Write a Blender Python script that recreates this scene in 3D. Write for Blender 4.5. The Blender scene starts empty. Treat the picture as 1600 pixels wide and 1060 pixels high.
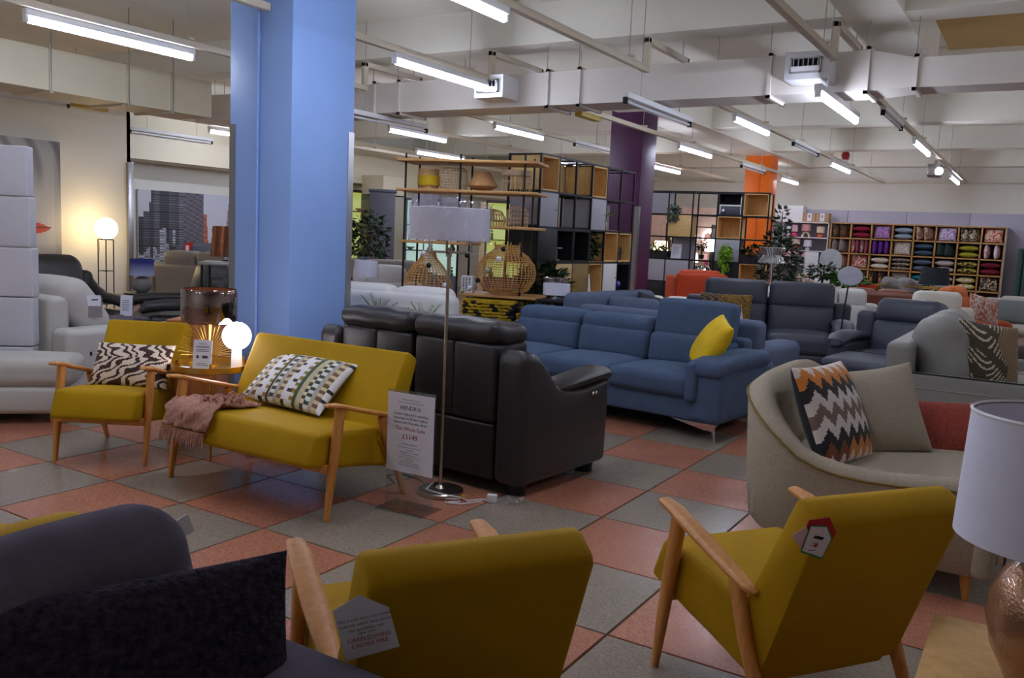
import bpy, bmesh, math, random
import numpy as np
from mathutils import Vector, Matrix, Euler
random.seed(7)
rng = np.random.default_rng(7)
PI = math.pi
SC = bpy.context.scene
COL = SC.collection

# ------------------------------------------------------------------ camera, world, exposure
cam_d = bpy.data.cameras.new('camera')
cam_d.sensor_width = 36.0
cam_d.sensor_fit = 'HORIZONTAL'
cam_d.lens = 30.169
cam_d.clip_start = 0.05
cam_d.clip_end = 120
cam = bpy.data.objects.new('camera', cam_d)
COL.objects.link(cam)
cam.matrix_world = Matrix(((0.848236, -0.101533, 0.519795, 0.0),
                           (0.527675, 0.078001, -0.845858, 0.0),
                           (0.045338, 0.991770, 0.119739, 1.456),
                           (0, 0, 0, 1)))
SC.camera = cam
W = bpy.data.worlds.new('shop_world')
SC.world = W
W.use_nodes = True
W.node_tree.nodes['Background'].inputs[0].default_value = (0.75, 0.78, 0.9, 1)
W.node_tree.nodes['Background'].inputs[1].default_value = 0.05
SC.view_settings.view_transform = 'Standard'
SC.view_settings.look = 'None'
SC.view_settings.gamma = 1
SC.view_settings.use_curve_mapping = False
SC.view_settings.exposure = 0.1
TUBE_POWER = 62.0

# ------------------------------------------------------------------ materials
def lin(c):
    out = []
    for v in c[:3]:
        v = v / 255.0
        out.append(v / 12.92 if v <= 0.04045 else ((v + 0.055) / 1.055) ** 2.4)
    return (out[0], out[1], out[2], 1.0)

MATS = {}
def base_mat(name):
    m = bpy.data.materials.new(name)
    m.use_nodes = True
    nt = m.node_tree
    b = nt.nodes['Principled BSDF']
    return m, nt, b

def setin(b, k, v):
    if k in b.inputs:
        b.inputs[k].default_value = v

def mat(name, c, rough=0.6, metal=0.0, var=0.12, scale=6.0, bump=0.0, bscale=200.0, sheen=0.0,
        spec=0.5, coat=0.0, stretch=None, trans=0.0, alpha=1.0, emit=None, estr=0.0, kind='noise', ior=1.45):
    if name in MATS: return MATS[name]
    m, nt, b = base_mat(name)
    N, L = nt.nodes, nt.links
    col = lin(c)
    setin(b, 'Base Color', col)
    setin(b, 'Roughness', rough); setin(b, 'Metallic', metal)
    setin(b, 'Specular IOR Level', spec); setin(b, 'Coat Weight', coat)
    setin(b, 'Sheen Weight', sheen); setin(b, 'Transmission Weight', trans); setin(b, 'Alpha', alpha); setin(b, 'IOR', ior)
    if sheen:
        setin(b, 'Sheen Tint', tuple(min(1, v * 1.6 + .05) for v in col[:3]) + (1,)); setin(b, 'Sheen Roughness', 0.4)
    if emit:
        setin(b, 'Emission Color', lin(emit)); setin(b, 'Emission Strength', estr)
    if var or bump:
        tc = N.new('ShaderNodeTexCoord')
        src = tc.outputs['Object']
        if stretch:
            mp = N.new('ShaderNodeMapping'); mp.inputs['Scale'].default_value = stretch
            L.new(src, mp.inputs['Vector']); src = mp.outputs['Vector']
        if var:
            nz = N.new('ShaderNodeTexNoise'); nz.inputs['Scale'].default_value = scale; nz.inputs['Detail'].default_value = 5
            L.new(src, nz.inputs['Vector'])
            mr = N.new('ShaderNodeMapRange')
            mr.inputs['From Min'].default_value = 0.25; mr.inputs['From Max'].default_value = 0.75
            mr.inputs['To Min'].default_value = 1 - var; mr.inputs['To Max'].default_value = 1 + var
            L.new(nz.outputs['Fac'], mr.inputs['Value'])
            hv = N.new('ShaderNodeHueSaturation'); hv.inputs['Color'].default_value = col
            L.new(mr.outputs['Result'], hv.inputs['Value'])
            L.new(hv.outputs['Color'], b.inputs['Base Color'])
        if bump:
            if kind == 'leather':
                t2 = N.new('ShaderNodeTexVoronoi'); t2.inputs['Scale'].default_value = bscale; o2 = t2.outputs['Distance']
            elif kind == 'weave':
                t2 = N.new('ShaderNodeTexWave'); t2.inputs['Scale'].default_value = bscale; t2.inputs['Distortion'].default_value = 6; t2.inputs['Detail Scale'].default_value = 3
                o2 = t2.outputs['Fac']
            else:
                t2 = N.new('ShaderNodeTexNoise'); t2.inputs['Scale'].default_value = bscale; t2.inputs['Detail'].default_value = 3; o2 = t2.outputs['Fac']
            L.new(src, t2.inputs['Vector'])
            bp = N.new('ShaderNodeBump'); bp.inputs['Strength'].default_value = bump; bp.inputs['Distance'].default_value = 0.01
            L.new(o2, bp.inputs['Height']); L.new(bp.outputs['Normal'], b.inputs['Normal'])
    MATS[name] = m
    return m

def wood(name, c1, c2, rough=0.4, scale=3.0, stretch=(1, 8, 8)):
    if name in MATS: return MATS[name]
    m, nt, b = base_mat(name); N, L = nt.nodes, nt.links
    tc = N.new('ShaderNodeTexCoord'); mp = N.new('ShaderNodeMapping'); mp.inputs['Scale'].default_value = stretch
    L.new(tc.outputs['Object'], mp.inputs['Vector'])
    nz = N.new('ShaderNodeTexNoise'); nz.inputs['Scale'].default_value = scale; nz.inputs['Detail'].default_value = 8; nz.inputs['Distortion'].default_value = .6
    L.new(mp.outputs['Vector'], nz.inputs['Vector'])
    r = N.new('ShaderNodeValToRGB'); r.color_ramp.elements[0].position = .3; r.color_ramp.elements[1].position = .72
    r.color_ramp.elements[0].color = lin(c2); r.color_ramp.elements[1].color = lin(c1)
    L.new(nz.outputs['Fac'], r.inputs['Fac']); L.new(r.outputs['Color'], b.inputs['Base Color'])
    setin(b, 'Roughness', rough)
    MATS[name] = m
    return m

def terrazzo(name, c, speck_l, speck_d):
    m, nt, b = base_mat(name); N, L = nt.nodes, nt.links
    tc = N.new('ShaderNodeNewGeometry'); src = tc.outputs['Position']
    v = N.new('ShaderNodeTexVoronoi'); v.inputs['Scale'].default_value = 170
    L.new(src, v.inputs['Vector'])
    sp = N.new('ShaderNodeSeparateColor'); L.new(v.outputs['Color'], sp.inputs['Color'])
    r = N.new('ShaderNodeValToRGB'); cr = r.color_ramp; cr.interpolation = 'CONSTANT'
    cr.elements[0].position = 0; cr.elements[0].color = lin(speck_d)
    cr.elements[1].position = .2; cr.elements[1].color = lin(c)
    e = cr.elements.new(.78); e.color = lin(speck_l)
    L.new(sp.outputs['Red'], r.inputs['Fac'])
    nz = N.new('ShaderNodeTexNoise'); nz.inputs['Scale'].default_value = 1.7; nz.inputs['Detail'].default_value = 6
    L.new(src, nz.inputs['Vector'])
    oi = N.new('ShaderNodeObjectInfo')
    ad = N.new('ShaderNodeMath'); ad.operation = 'MULTIPLY_ADD'; ad.inputs[1].default_value = .12; ad.inputs[2].default_value = .70
    L.new(oi.outputs['Random'], ad.inputs[0])
    a2 = N.new('ShaderNodeMath'); a2.operation = 'MULTIPLY_ADD'; a2.inputs[1].default_value = .36
    L.new(nz.outputs['Fac'], a2.inputs[0]); L.new(ad.outputs[0], a2.inputs[2])
    hv = N.new('ShaderNodeHueSaturation'); L.new(r.outputs['Color'], hv.inputs['Color']); L.new(a2.outputs[0], hv.inputs['Value'])
    L.new(hv.outputs['Color'], b.inputs['Base Color'])
    m2 = N.new('ShaderNodeMapRange'); m2.inputs['To Min'].default_value = .14; m2.inputs['To Max'].default_value = .32
    L.new(nz.outputs['Fac'], m2.inputs['Value']); L.new(m2.outputs['Result'], b.inputs['Roughness'])
    setin(b, 'Specular IOR Level', .5)
    return m

def paint_mat(name, rough=.8, sheen=0.0, bump=0.0, bscale=150):
    if name in MATS: return MATS[name]
    m, nt, b = base_mat(name); N, L = nt.nodes, nt.links
    a = N.new('ShaderNodeVertexColor'); a.layer_name = 'Col'
    L.new(a.outputs['Color'], b.inputs['Base Color']); setin(b, 'Roughness', rough); setin(b, 'Sheen Weight', sheen)
    if bump:
        tc = N.new('ShaderNodeTexCoord'); t = N.new('ShaderNodeTexNoise'); t.inputs['Scale'].default_value = bscale
        L.new(tc.outputs['Object'], t.inputs['Vector']); bp = N.new('ShaderNodeBump'); bp.inputs['Strength'].default_value = bump; bp.inputs['Distance'].default_value = .01
        L.new(t.outputs['Fac'], bp.inputs['Height']); L.new(bp.outputs['Normal'], b.inputs['Normal'])
    MATS[name] = m
    return m

def glass(name, c=(255, 255, 255), rough=.02, fac=.85):
    if name in MATS: return MATS[name]
    m = bpy.data.materials.new(name); m.use_nodes = True; nt = m.node_tree; N, L = nt.nodes, nt.links
    for n in list(N):
        if n.type != 'OUTPUT_MATERIAL': N.remove(n)
    out = [n for n in N if n.type == 'OUTPUT_MATERIAL'][0]
    t = N.new('ShaderNodeBsdfTransparent'); t.inputs[0].default_value = lin(c)
    g = N.new('ShaderNodeBsdfGlossy'); g.inputs['Roughness'].default_value = rough
    mx = N.new('ShaderNodeMixShader'); mx.inputs[0].default_value = 1 - fac
    L.new(t.outputs[0], mx.inputs[1]); L.new(g.outputs[0], mx.inputs[2]); L.new(mx.outputs[0], out.inputs['Surface'])
    MATS[name] = m
    return m

def emis(name, c, s):
    if name in MATS: return MATS[name]
    m = bpy.data.materials.new(name); m.use_nodes = True; nt = m.node_tree; N, L = nt.nodes, nt.links
    b = N['Principled BSDF']; setin(b, 'Base Color', lin((235, 235, 235))); setin(b, 'Emission Color', lin(c)); setin(b, 'Emission Strength', s)
    MATS[name] = m
    return m

# ------------------------------------------------------------------ mesh builder
_topo = {}
def cube_topo(n):
    if n in _topo: return _topo[n]
    idx = {}; vs = []; fs = []
    def vid(i, j, k):
        t = (i, j, k)
        if t not in idx: idx[t] = len(vs); vs.append(t)
        return idx[t]
    for a in range(n - 1):
        for b in range(n - 1):
            fs.append((vid(a, b, 0), vid(a, b + 1, 0), vid(a + 1, b + 1, 0), vid(a + 1, b, 0)))
            fs.append((vid(a, b, n - 1), vid(a + 1, b, n - 1), vid(a + 1, b + 1, n - 1), vid(a, b + 1, n - 1)))
            fs.append((vid(a, 0, b), vid(a + 1, 0, b), vid(a + 1, 0, b + 1), vid(a, 0, b + 1)))
            fs.append((vid(a, n - 1, b), vid(a, n - 1, b + 1), vid(a + 1, n - 1, b + 1), vid(a + 1, n - 1, b)))
            fs.append((vid(0, a, b), vid(0, a, b + 1), vid(0, a + 1, b + 1), vid(0, a + 1, b)))
            fs.append((vid(n - 1, a, b), vid(n - 1, a + 1, b), vid(n - 1, a + 1, b + 1), vid(n - 1, a, b + 1)))
    _topo[n] = (np.array(vs), fs)
    return _topo[n]

def rot(rx=0, ry=0, rz=0):
    return np.array(Euler((rx, ry, rz)).to_matrix())

class MB:
    def __init__(s):
        s.v = []; s.f = []; s.c = []; s.n = 0; s.col = None
    def add(s, V, F):
        V = np.asarray(V, float)
        s.v.append(V); s.f += [tuple(i + s.n for i in f) for f in F]; s.n += len(V)
        return s
    def soft(s, x0, x1, y0, y1, z0, z1, r=.05, puff=(0, 0, 0), R=None, piv=None, fn=None, m=2, q=4):
        h = np.array([(x1 - x0) / 2, (y1 - y0) / 2, (z1 - z0) / 2]); c = np.array([(x0 + x1) / 2, (y0 + y1) / 2, (z0 + z1) / 2])
        r = min(r, h.min() * .98)
        T, F = cube_topo(2 * (m + 1) + q - 1)
        P = np.zeros((len(T), 3))
        for a in range(3):
            e = [-(h[a] - r) - r * math.tan(PI / 4 * (m - k) / m) for k in range(m + 1)]
            mid = list(np.linspace(-(h[a] - r), h[a] - r, q + 1)[1:-1])
            ax = np.array(e + mid + [-t for t in reversed(e)])
            P[:, a] = ax[T[:, a]]
        inner = np.clip(P, -(h - r), h - r); d = P - inner
        ln = np.linalg.norm(d, axis=1); mxn = np.abs(d).max(axis=1)
        ok = ln > 1e-9
        d[ok] *= (mxn[ok] / ln[ok])[:, None]
        P = inner + d
        u = P / h
        for a in range(3):
            if puff[a]:
                b1, b2 = [k for k in range(3) if k != a]
                P[:, a] += puff[a] * np.clip(1 - u[:, b1] ** 2, 0, 1) * np.clip(1 - u[:, b2] ** 2, 0, 1) * u[:, a]
        if fn is not None: P = fn(P, u)
        if R is not None:
            if piv is not None:
                pv = np.array(piv) - c; P = (P - pv) @ np.array(R).T + pv
            else: P = P @ np.array(R).T
        return s.add(P + c, F)
    def box(s, x0, x1, y0, y1, z0, z1, R=None, piv=None):
        V = np.array([(x, y, z) for x in (x0, x1) for y in (y0, y1) for z in (z0, z1)], float)
        if R is not None:
            pv = np.array(piv if piv is not None else V.mean(0)); V = (V - pv) @ np.array(R).T + pv
        F = [(0, 1, 3, 2), (4, 6, 7, 5), (0, 4, 5, 1), (2, 3, 7, 6), (0, 2, 6, 4), (1, 5, 7, 3)]
        return s.add(V, F)
    def bbox(s, x0, x1, y0, y1, z0, z1, b=.004, R=None, piv=None):
        return s.soft(x0, x1, y0, y1, z0, z1, r=b, m=1, q=1, R=R, piv=piv)
    def tube(s, pts, r, seg=8, cap=True, closed=False, sq=None):
        pts = [np.array(p, float) for p in pts]; n = len(pts)
        rs = r if isinstance(r, (list, tuple, np.ndarray)) else [r] * n
        V = []; up = None
        for i in range(n):
            if closed: t = pts[(i + 1) % n] - pts[i - 1]
            else: t = pts[min(i + 1, n - 1)] - pts[max(i - 1, 0)]
            t = t / (np.linalg.norm(t) + 1e-12)
            if up is None:
                ref = np.array([0, 0, 1.]) if abs(t[2]) < .9 else np.array([0, 1., 0])
                a = np.cross(t, ref)
            else: a = up - t * (up @ t)
            a = a / (np.linalg.norm(a) + 1e-12); up = a; b = np.cross(t, a)
            ra, rb = (rs[i] if isinstance(rs[i], (tuple, list)) else (rs[i], rs[i]))
            for k in range(seg):
                th = 2 * PI * (k + .5) / seg
                ca, sa = math.cos(th), math.sin(th)
                if sq:
                    ca = math.copysign(abs(ca) ** sq, ca); sa = math.copysign(abs(sa) ** sq, sa)
                V.append(pts[i] + a * ra * ca + b * rb * sa)
        F = []
        for i in range(n if closed else n - 1):
            j = (i + 1) % n
            for k in range(seg):
                k2 = (k + 1) % seg
                F.append((i * seg + k, i * seg + k2, j * seg + k2, j * seg + k))
        if cap and not closed:
            F.append(tuple(range(seg - 1, -1, -1))); F.append(tuple((n - 1) * seg + k for k in range(seg)))
        return s.add(V, F)
    def lathe(s, prof, seg=24, c=(0, 0, 0), cap=True):
        V = []; F = []; n = len(prof)
        for (r, z) in prof:
            for k in range(seg):
                a = 2 * PI * k / seg
                V.append((c[0] + r * math.cos(a), c[1] + r * math.sin(a), c[2] + z))
        for i in range(n - 1):
            for k in range(seg):
                k2 = (k + 1) % seg
                F.append((i * seg + k, i * seg + k2, (i + 1) * seg + k2, (i + 1) * seg + k))
        if cap:
            if prof[0][0] > 1e-4: F.append(tuple(range(seg - 1, -1, -1)))
            if prof[-1][0] > 1e-4: F.append(tuple((n - 1) * seg + k for k in range(seg)))
        return s.add(V, F)
    def ball(s, c, r, seg=12, rings=8, sz=1.0):
        prof = [(max(r * math.sin(PI * i / rings), 1e-5), -r * sz * math.cos(PI * i / rings)) for i in range(rings + 1)]
        return s.lathe(prof, seg, c, cap=False)
    def prism(s, poly, a0, a1, axis='x'):
        n = len(poly); V = []
        for a in (a0, a1):
            for (p, q) in poly:
                V.append((a, p, q) if axis == 'x' else ((p, a, q) if axis == 'y' else (p, q, a)))
        F = [tuple(range(n - 1, -1, -1)), tuple(range(n, 2 * n))]
        for k in range(n):
            k2 = (k + 1) % n
            F.append((k, k2, n + k2, n + k))
        return s.add(V, F)
    def pillow(s, w, h, t, n=12, ear=.05, colfn=None, backcol=None, sag=0.0):
        g = np.sin(np.linspace(-1, 1, n + 1) * PI / 2)
        if colfn is not None: g = np.linspace(-1, 1, n + 1)
        U, Vv = np.meshgrid(g, g, indexing='ij')
        X = w / 2 * U * (1 - ear * (1 - Vv ** 2)); Z = h / 2 * Vv * (1 - ear * (1 - U ** 2))
        T = t / 2 * (np.clip(1 - U ** 2, 0, 1) * np.clip(1 - Vv ** 2, 0, 1)) ** .42
        Z = Z - sag * (1 - U ** 2) * (Vv > 0)
        V = []; F = []; C = []
        for sgn in (-1, 1):
            off = len(V)
            for i in range(n + 1):
                for j in range(n + 1): V.append((X[i, j], sgn * T[i, j], Z[i, j]))
            for i in range(n):
                for j in range(n):
                    a = off + i * (n + 1) + j
                    f = (a, a + n + 1, a + n + 2, a + 1)
                    F.append(f if sgn < 0 else f[::-1])
                    if colfn is not None:
                        uu = (i + .5) / n; vv = (j + .5) / n
                        C.append(colfn(uu, vv) if (sgn < 0 or backcol is None) else backcol)
        if colfn is not None: s.c += C
        return s.add(V, F)
    def build(s, name, m, parent=None, smooth=True, ang=40, merge=False):
        me = bpy.data.meshes.new(name)
        V = np.concatenate(s.v) if s.v else np.zeros((0, 3))
        me.from_pydata(V.tolist(), [], s.f)
        if s.c:
            ca = me.color_attributes.new('Col', 'FLOAT_COLOR', 'CORNER')
            arr = np.ones((len(me.loops), 4), np.float32)
            for p, c in zip(me.polygons, s.c):
                arr[p.loop_start:p.loop_start + p.loop_total, :3] = lin(c)[:3]
            ca.data.foreach_set('color', arr.ravel())
        if merge:
            bm = bmesh.new(); bm.from_mesh(me); bmesh.ops.remove_doubles(bm, verts=bm.verts, dist=1e-5); bm.to_mesh(me); bm.free()
        me.update()
        if smooth:
            me.polygons.foreach_set('use_smooth', [True] * len(me.polygons))
            try: me.set_sharp_from_angle(angle=math.radians(ang))
            except Exception: pass
        for mm in (m if isinstance(m, (list, tuple)) else [m]): me.materials.append(mm)
        o = bpy.data.objects.new(name, me); COL.objects.link(o)
        if parent is not None: o.parent = parent
        return o

def tag(o, label, cat, group=None):
    o['label'] = label; o['category'] = cat
    if group: o['group'] = group
    return o
def thing(name, label, cat, loc=(0, 0, 0), rz=0.0, group=None):
    o = bpy.data.objects.new(name, None); o.empty_display_size = .1; COL.objects.link(o)
    o.location = loc; o.rotation_euler = (0, 0, rz)
    return tag(o, label, cat, group)
def single(name, mb, m, label, cat, loc=(0, 0, 0), r=(0, 0, 0), group=None, **k):
    o = mb.build(name, m, None, **k); o.location = loc; o.rotation_euler = r
    return tag(o, label, cat, group)
def struct(o):
    o['kind'] = 'structure'
    return o
def stuff(o):
    o['kind'] = 'stuff'
    return o
def dup(root, loc, rz=None, label=None, group=None):
    r = root.copy(); COL.objects.link(r); r.location = loc
    if rz is not None: r.rotation_euler = (0, 0, rz)
    if label: r['label'] = label
    if group: r['group'] = group
    for ch in list(root.children):
        c = ch.copy(); COL.objects.link(c); c.parent = r
        for g in ch.children:
            d = g.copy(); COL.objects.link(d); d.parent = c
    return r

def text(name, body, size, m, parent, loc, r=(PI / 2, 0, 0), align='CENTER', spacing=1.0):
    cu = bpy.data.curves.new(name, 'FONT'); cu.body = body; cu.size = size; cu.align_x = align; cu.align_y = 'CENTER'
    cu.resolution_u = 2; cu.space_line = spacing
    o = bpy.data.objects.new(name, cu); COL.objects.link(o)
    bpy.context.view_layer.update()
    me = bpy.data.meshes.new_from_object(o.evaluated_get(bpy.context.evaluated_depsgraph_get()))
    bpy.data.objects.remove(o); bpy.data.curves.remove(cu)
    me.name = name; me.materials.clear(); me.materials.append(m)
    t = bpy.data.objects.new(name, me); COL.objects.link(t); t.parent = parent; t.location = loc; t.rotation_euler = r
    return t

def frame_pts(n, fn): return [fn(i / (n - 1)) for i in range(n)]

# ------------------------------------------------------------------ palette
M_WALL = mat('wall_paint', (228, 226, 214), .75, var=.03, scale=1.2)
M_CEIL = mat('ceiling_paint', (228, 224, 209), .8, var=.05, scale=1.5)
M_CREAMP = mat('cream_paint', (224, 216, 196), .5, var=.02)
M_DUCT = mat('duct_paint', (222, 214, 204), .45, var=.03, scale=2)
M_DUCTL = mat('duct_paint_cream', (222, 212, 184), .5, var=.04, scale=2)
M_TRUNK = mat('trunking_paint', (206, 194, 172), .5, var=.04)
M_BLUE = mat('blue_paint', (138, 172, 230), .45, var=.02)
M_PURP = mat('purple_paint', (72, 26, 66), .5, var=.03)
M_ORNG = mat('orange_paint', (244, 116, 14), .5, var=.03)
M_STEEL = mat('steel', (170, 170, 172), .3, 1.0, var=.03)
M_CHROME = mat('chrome', (225, 225, 228), .08, 1.0, var=0)
M_NICKEL = mat('brushed_nickel', (176, 168, 158), .28, 1.0, var=.05, scale=30)
M_GOLD = mat('brass', (196, 160, 78), .3, 1.0, var=.04)
M_BLK = mat('black_metal', (22, 22, 24), .45, .3, var=.05)
M_BLKM = mat('matt_black', (20, 20, 22), .8, var=.1)
M_WHT = mat('white_paint', (225, 225, 225), .5, var=.02)
M_PAPER = mat('paper', (222, 222, 232), .75, var=.01)
M_INK = mat('ink_grey', (56, 56, 78), .8, var=0)
M_INKK = mat('ink_black', (20, 20, 24), .8, var=0)
M_RED = mat('ink_red', (176, 36, 44), .8, var=0)
M_GREENP = mat('card_green', (40, 140, 100), .7, var=0)
M_MUST = mat('mustard_velvet', (170, 131, 0), .75, var=.08, scale=5, sheen=.22, bump=.12, bscale=260, spec=.2)
M_BEECH = wood('beech', (212, 150, 76), (190, 120, 50), .45, 3, (14, 14, 2))
M_OAK = wood('oak', (206, 160, 98), (176, 126, 68), .5, 3, (1.5, 10, 10))
M_OAKL = wood('oak_light', (232, 190, 122), (212, 166, 100), .55, 3, (8, 8, 1.5))
M_BLKL = mat('black_leather', (46, 43, 44), .36, var=.12, scale=3, bump=.12, bscale=170, kind='leather', spec=.45)
M_BLUEF = mat('blue_fabric', (80, 96, 120), .95, var=.1, scale=8, bump=.25, bscale=300, sheen=.35, spec=.1)
M_BLUEG = mat('blue_grey_fabric', (96, 106, 128), .95, var=.08, scale=8, bump=.2, bscale=300, sheen=.2, spec=.15)
M_SLATE = mat('slate_leather', (66, 70, 82), .45, var=.08, scale=3, bump=.1, bscale=150, kind='leather')
M_LGREY = mat('light_grey_leather', (140, 138, 132), .45, var=.06, scale=3, bump=.12, bscale=150, kind='leather')
M_BEIGE = mat('beige_weave', (168, 157, 138), .95, var=.16, scale=120, bump=.3, bscale=320, spec=.1)
M_BEIGE2 = mat('beige_weave_cushion', (164, 153, 135), .95, var=.14, scale=130, bump=.3, bscale=320, spec=.1)
M_CREAML = mat('cream_leather', (186, 182, 174), .5, var=.05, scale=3, bump=.08, bscale=150, kind='leather')
M_DKL = mat('charcoal_leather', (52, 50, 50), .42, var=.1, scale=3, bump=.1, bscale=150, kind='leather')
M_CHARF = mat('charcoal_fabric', (92, 86, 98), .95, var=.15, scale=14, bump=.25, bscale=240, spec=.08, sheen=.15)
M_OLIVE = mat('olive_fabric', (86, 92, 44), .9, var=.1)
M_LINEN = mat('lamp_linen', (220, 220, 234), .85, var=.03, scale=20)
M_RATT = mat('rattan', (196, 146, 82), .6, var=.2, scale=30)
M_RATTL = mat('rattan_pale', (188, 162, 128), .65, var=.2, scale=30)
M_LEAF = mat('leaf', (30, 54, 28), .5, var=.35, scale=9)
M_LEAFL = mat('leaf_lime', (120, 168, 36), .5, var=.25, scale=9)
M_LEAFM = mat('leaf_mid', (70, 122, 46), .5, var=.3, scale=9)
M_BARK = mat('bark', (84, 62, 44), .85, var=.3, scale=20)
M_POT = mat('white_pot', (228, 226, 222), .35, var=.02)
M_DRKPOT = mat('dark_pot', (36, 32, 32), .5, var=.05)
M_ACRYL = glass('acrylic', (236, 240, 240), .03, .9)
M_FILM = glass('plastic_film', (252, 252, 255), .06, .84)
M_PANE = glass('glass_pane', (240, 248, 246), .02, .9)
M_PLAST = mat('white_plastic', (232, 232, 230), .4, var=0)
M_CABLE = mat('black_cable', (16, 16, 18), .5, var=0)
PAINT = paint_mat('printed_cloth', .85, .1, .15)
PRINT = paint_mat('print_gloss', .5)

# ================================================================== SETTING
T = 0.61
M_RTILE = terrazzo('red_terrazzo', (186, 122, 96), (196, 138, 112), (170, 106, 82))
M_GTILE = terrazzo('grey_terrazzo', (152, 139, 123), (162, 149, 133), (137, 124, 109))
M_JOINT = mat('joint', (44, 36, 30), .8, var=.05)
floor = struct(MB().box(-13.6, 6, -4, 20.7, -.12, -.012).build('floor', M_JOINT, smooth=False))
def tile_geo(mb, x, y, g=.0035):
    a = T - g; V = [(x + g, y + g, -.012), (x + a, y + g, -.012), (x + a, y + a, -.012), (x + g, y + a, -.012)]
    b = .0025; V += [(x + g + b, y + g + b, 0), (x + a - b, y + g + b, 0), (x + a - b, y + a - b, 0), (x + g + b, y + a - b, 0)]
    return mb.add(V, [(4, 5, 6, 7), (0, 1, 5, 4), (1, 2, 6, 5), (2, 3, 7, 6), (3, 0, 4, 7)])
cells = []
for i in range(-23, 10):
    for j in range(-8, 34):
        x, y = -.0277 + i * T, .358 + j * T
        if x + T < -13.6 or x > 6 or y + T < -4 or y > 20.6: continue
        cx, cy = x + T / 2, y + T / 2
        fw = -.52 * cx + .846 * cy; rt = .848 * cx + .528 * cy
        vis = fw > .5 and abs(rt) < .63 * fw + .5
        cells.append((0 if vis else 1, math.hypot(cx, cy), x, y, (i + j) % 2 == 0))
cells.sort()
tile_me = {}
rest = {True: MB(), False: MB()}
for k, (v, d, x, y, red) in enumerate(cells):
    if v == 0 and k < 290:
        if red not in tile_me:
            t = tile_geo(MB(), 0, 0).build('tile', M_RTILE if red else M_GTILE, floor, smooth=False); tile_me[red] = t.data
        else:
            t = bpy.data.objects.new('tile', tile_me[red]); COL.objects.link(t); t.parent = floor
        t.location = (x, y, 0)
    else: tile_geo(rest[red], x, y)
stuff(rest[True].build('distant_red_tiles', M_RTILE, floor, smooth=False))
stuff(rest[False].build('distant_grey_tiles', M_GTILE, floor, smooth=False))

ceil = struct(MB().box(-13.6, 6, -4, 20.7, 3.68, 3.8).build('ceiling', M_CEIL, smooth=False))
for y in (.55, 3.95, 7.35, 10.5, 13.5, 16.9, 20.25):
    MB().box(-13.5, 6, y, y + .36, 3.3, 3.68).build('beam', M_CEIL, ceil, smooth=False)
MB().box(-1.56, -1.12, -4, 9.6, 3.28, 3.68).build('beam', M_CEIL, ceil, smooth=False)
MB().box(-5.45, -4.75, 11.2, 20.6, 3.28, 3.68).build('beam', M_CEIL, ceil, smooth=False)
M_WARMLIT = mat('warm_light_ochre', (196, 164, 104), .8, var=.04)
MB().box(-1.12, 6, 7.71, 10.5, 3.64, 3.68).build('warm_light_panel', M_WARMLIT, ceil, smooth=False)  # warm light in the coffer, painted as an added ochre panel

struct(MB().box(-12.3, -12.0, -4, 8.2, 0, 3.68).build('wall_left', M_WALL, smooth=False))
struct(MB().box(-13.6, -12.0, 8.14, 8.2, 0, 3.68).build('wall_left_return', M_WALL, smooth=False))
struct(MB().box(-13.8, -13.5, 8.2, 20.7, 0, 3.68).build('wall_alcove', M_WALL, smooth=False))
struct(MB().box(-13.5, -12.7, 8.3, 20.6, 2.42, 3.3).build('trim_bulkhead', M_DUCTL, smooth=False))
wf = struct(MB().box(-13.6, 6.2, 20.6, 20.8, 0, 3.68).build('wall_far', M_WALL, smooth=False))
M_LAV = mat('lavender_board', (190, 188, 206), .6, var=.02)
for k in range(8):
    MB().bbox(-6.35 + k * 1.22 + .004, -5.13 + k * 1.22 - .004, 20.55, 20.6, .02, 2.36, .004).build('wall_board', M_LAV, wf)
struct(MB().box(6, 6.2, -4, 20.6, 0, 3.68).build('wall_right', M_WALL, smooth=False))
struct(MB().box(-12, 6, -4.2, -4, 0, 3.68).build('wall_back', M_WALL, smooth=False))
struct(MB().bbox(-11.99, -11.94, 8.12, 8.21, 0, 2.3, .004).build('trim_1', M_STEEL))
struct(MB().bbox(-12.0, -11.985, -4, 8.2, 0, .12, .003).build('baseboard_left', M_CREAMP))
struct(MB().bbox(-6.35, 6, 20.53, 20.55, 0, .12, .003).build('baseboard_far', M_CREAMP))

struct(MB().tube([(-8, 20.57, 2.98), (5.9, 20.57, 2.98)], .018, 8).build('trim_2', M_CREAMP))
def column(name, x0, x1, y0, y1, m, guards, gh, pipe=None):
    o = struct(MB().bbox(x0, x1, y0, y1, 0, 3.66, .008).build(name, m))
    for (gx, gy, sx, sy) in guards:
        b = MB().box(min(gx, gx + sx * .06), max(gx, gx + sx * .06), gy - .004 if sy > 0 else gy, gy if sy > 0 else gy + .004, 0, gh)
        b.box(gx - .004 if sx > 0 else gx, gx if sx > 0 else gx + .004, min(gy, gy + sy * .06), max(gy, gy + sy * .06), 0, gh)
        b.build('corner_guard', M_STEEL, o, smooth=False)
    if pipe:
        MB().tube([(pipe, y0 - .012, .0), (pipe, y0 - .012, 3.66)], .012, 8).build('conduit_pipe', m, o)
        for z in (1.25, 2.0, 2.75): MB().tube([(pipe, y0 - .012, z), (pipe, y0 - .012, z + .05)], .017, 8).build('pipe_clip', m, o)
    return o
column('column_blue', -5.24, -4.6, 4.4, 5.04, M_BLUE, [(-5.24, 4.4, 1, 1), (-4.6, 5.04, -1, -1), (-5.24, 5.04, 1, -1)], 2.18, -4.93)
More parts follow.
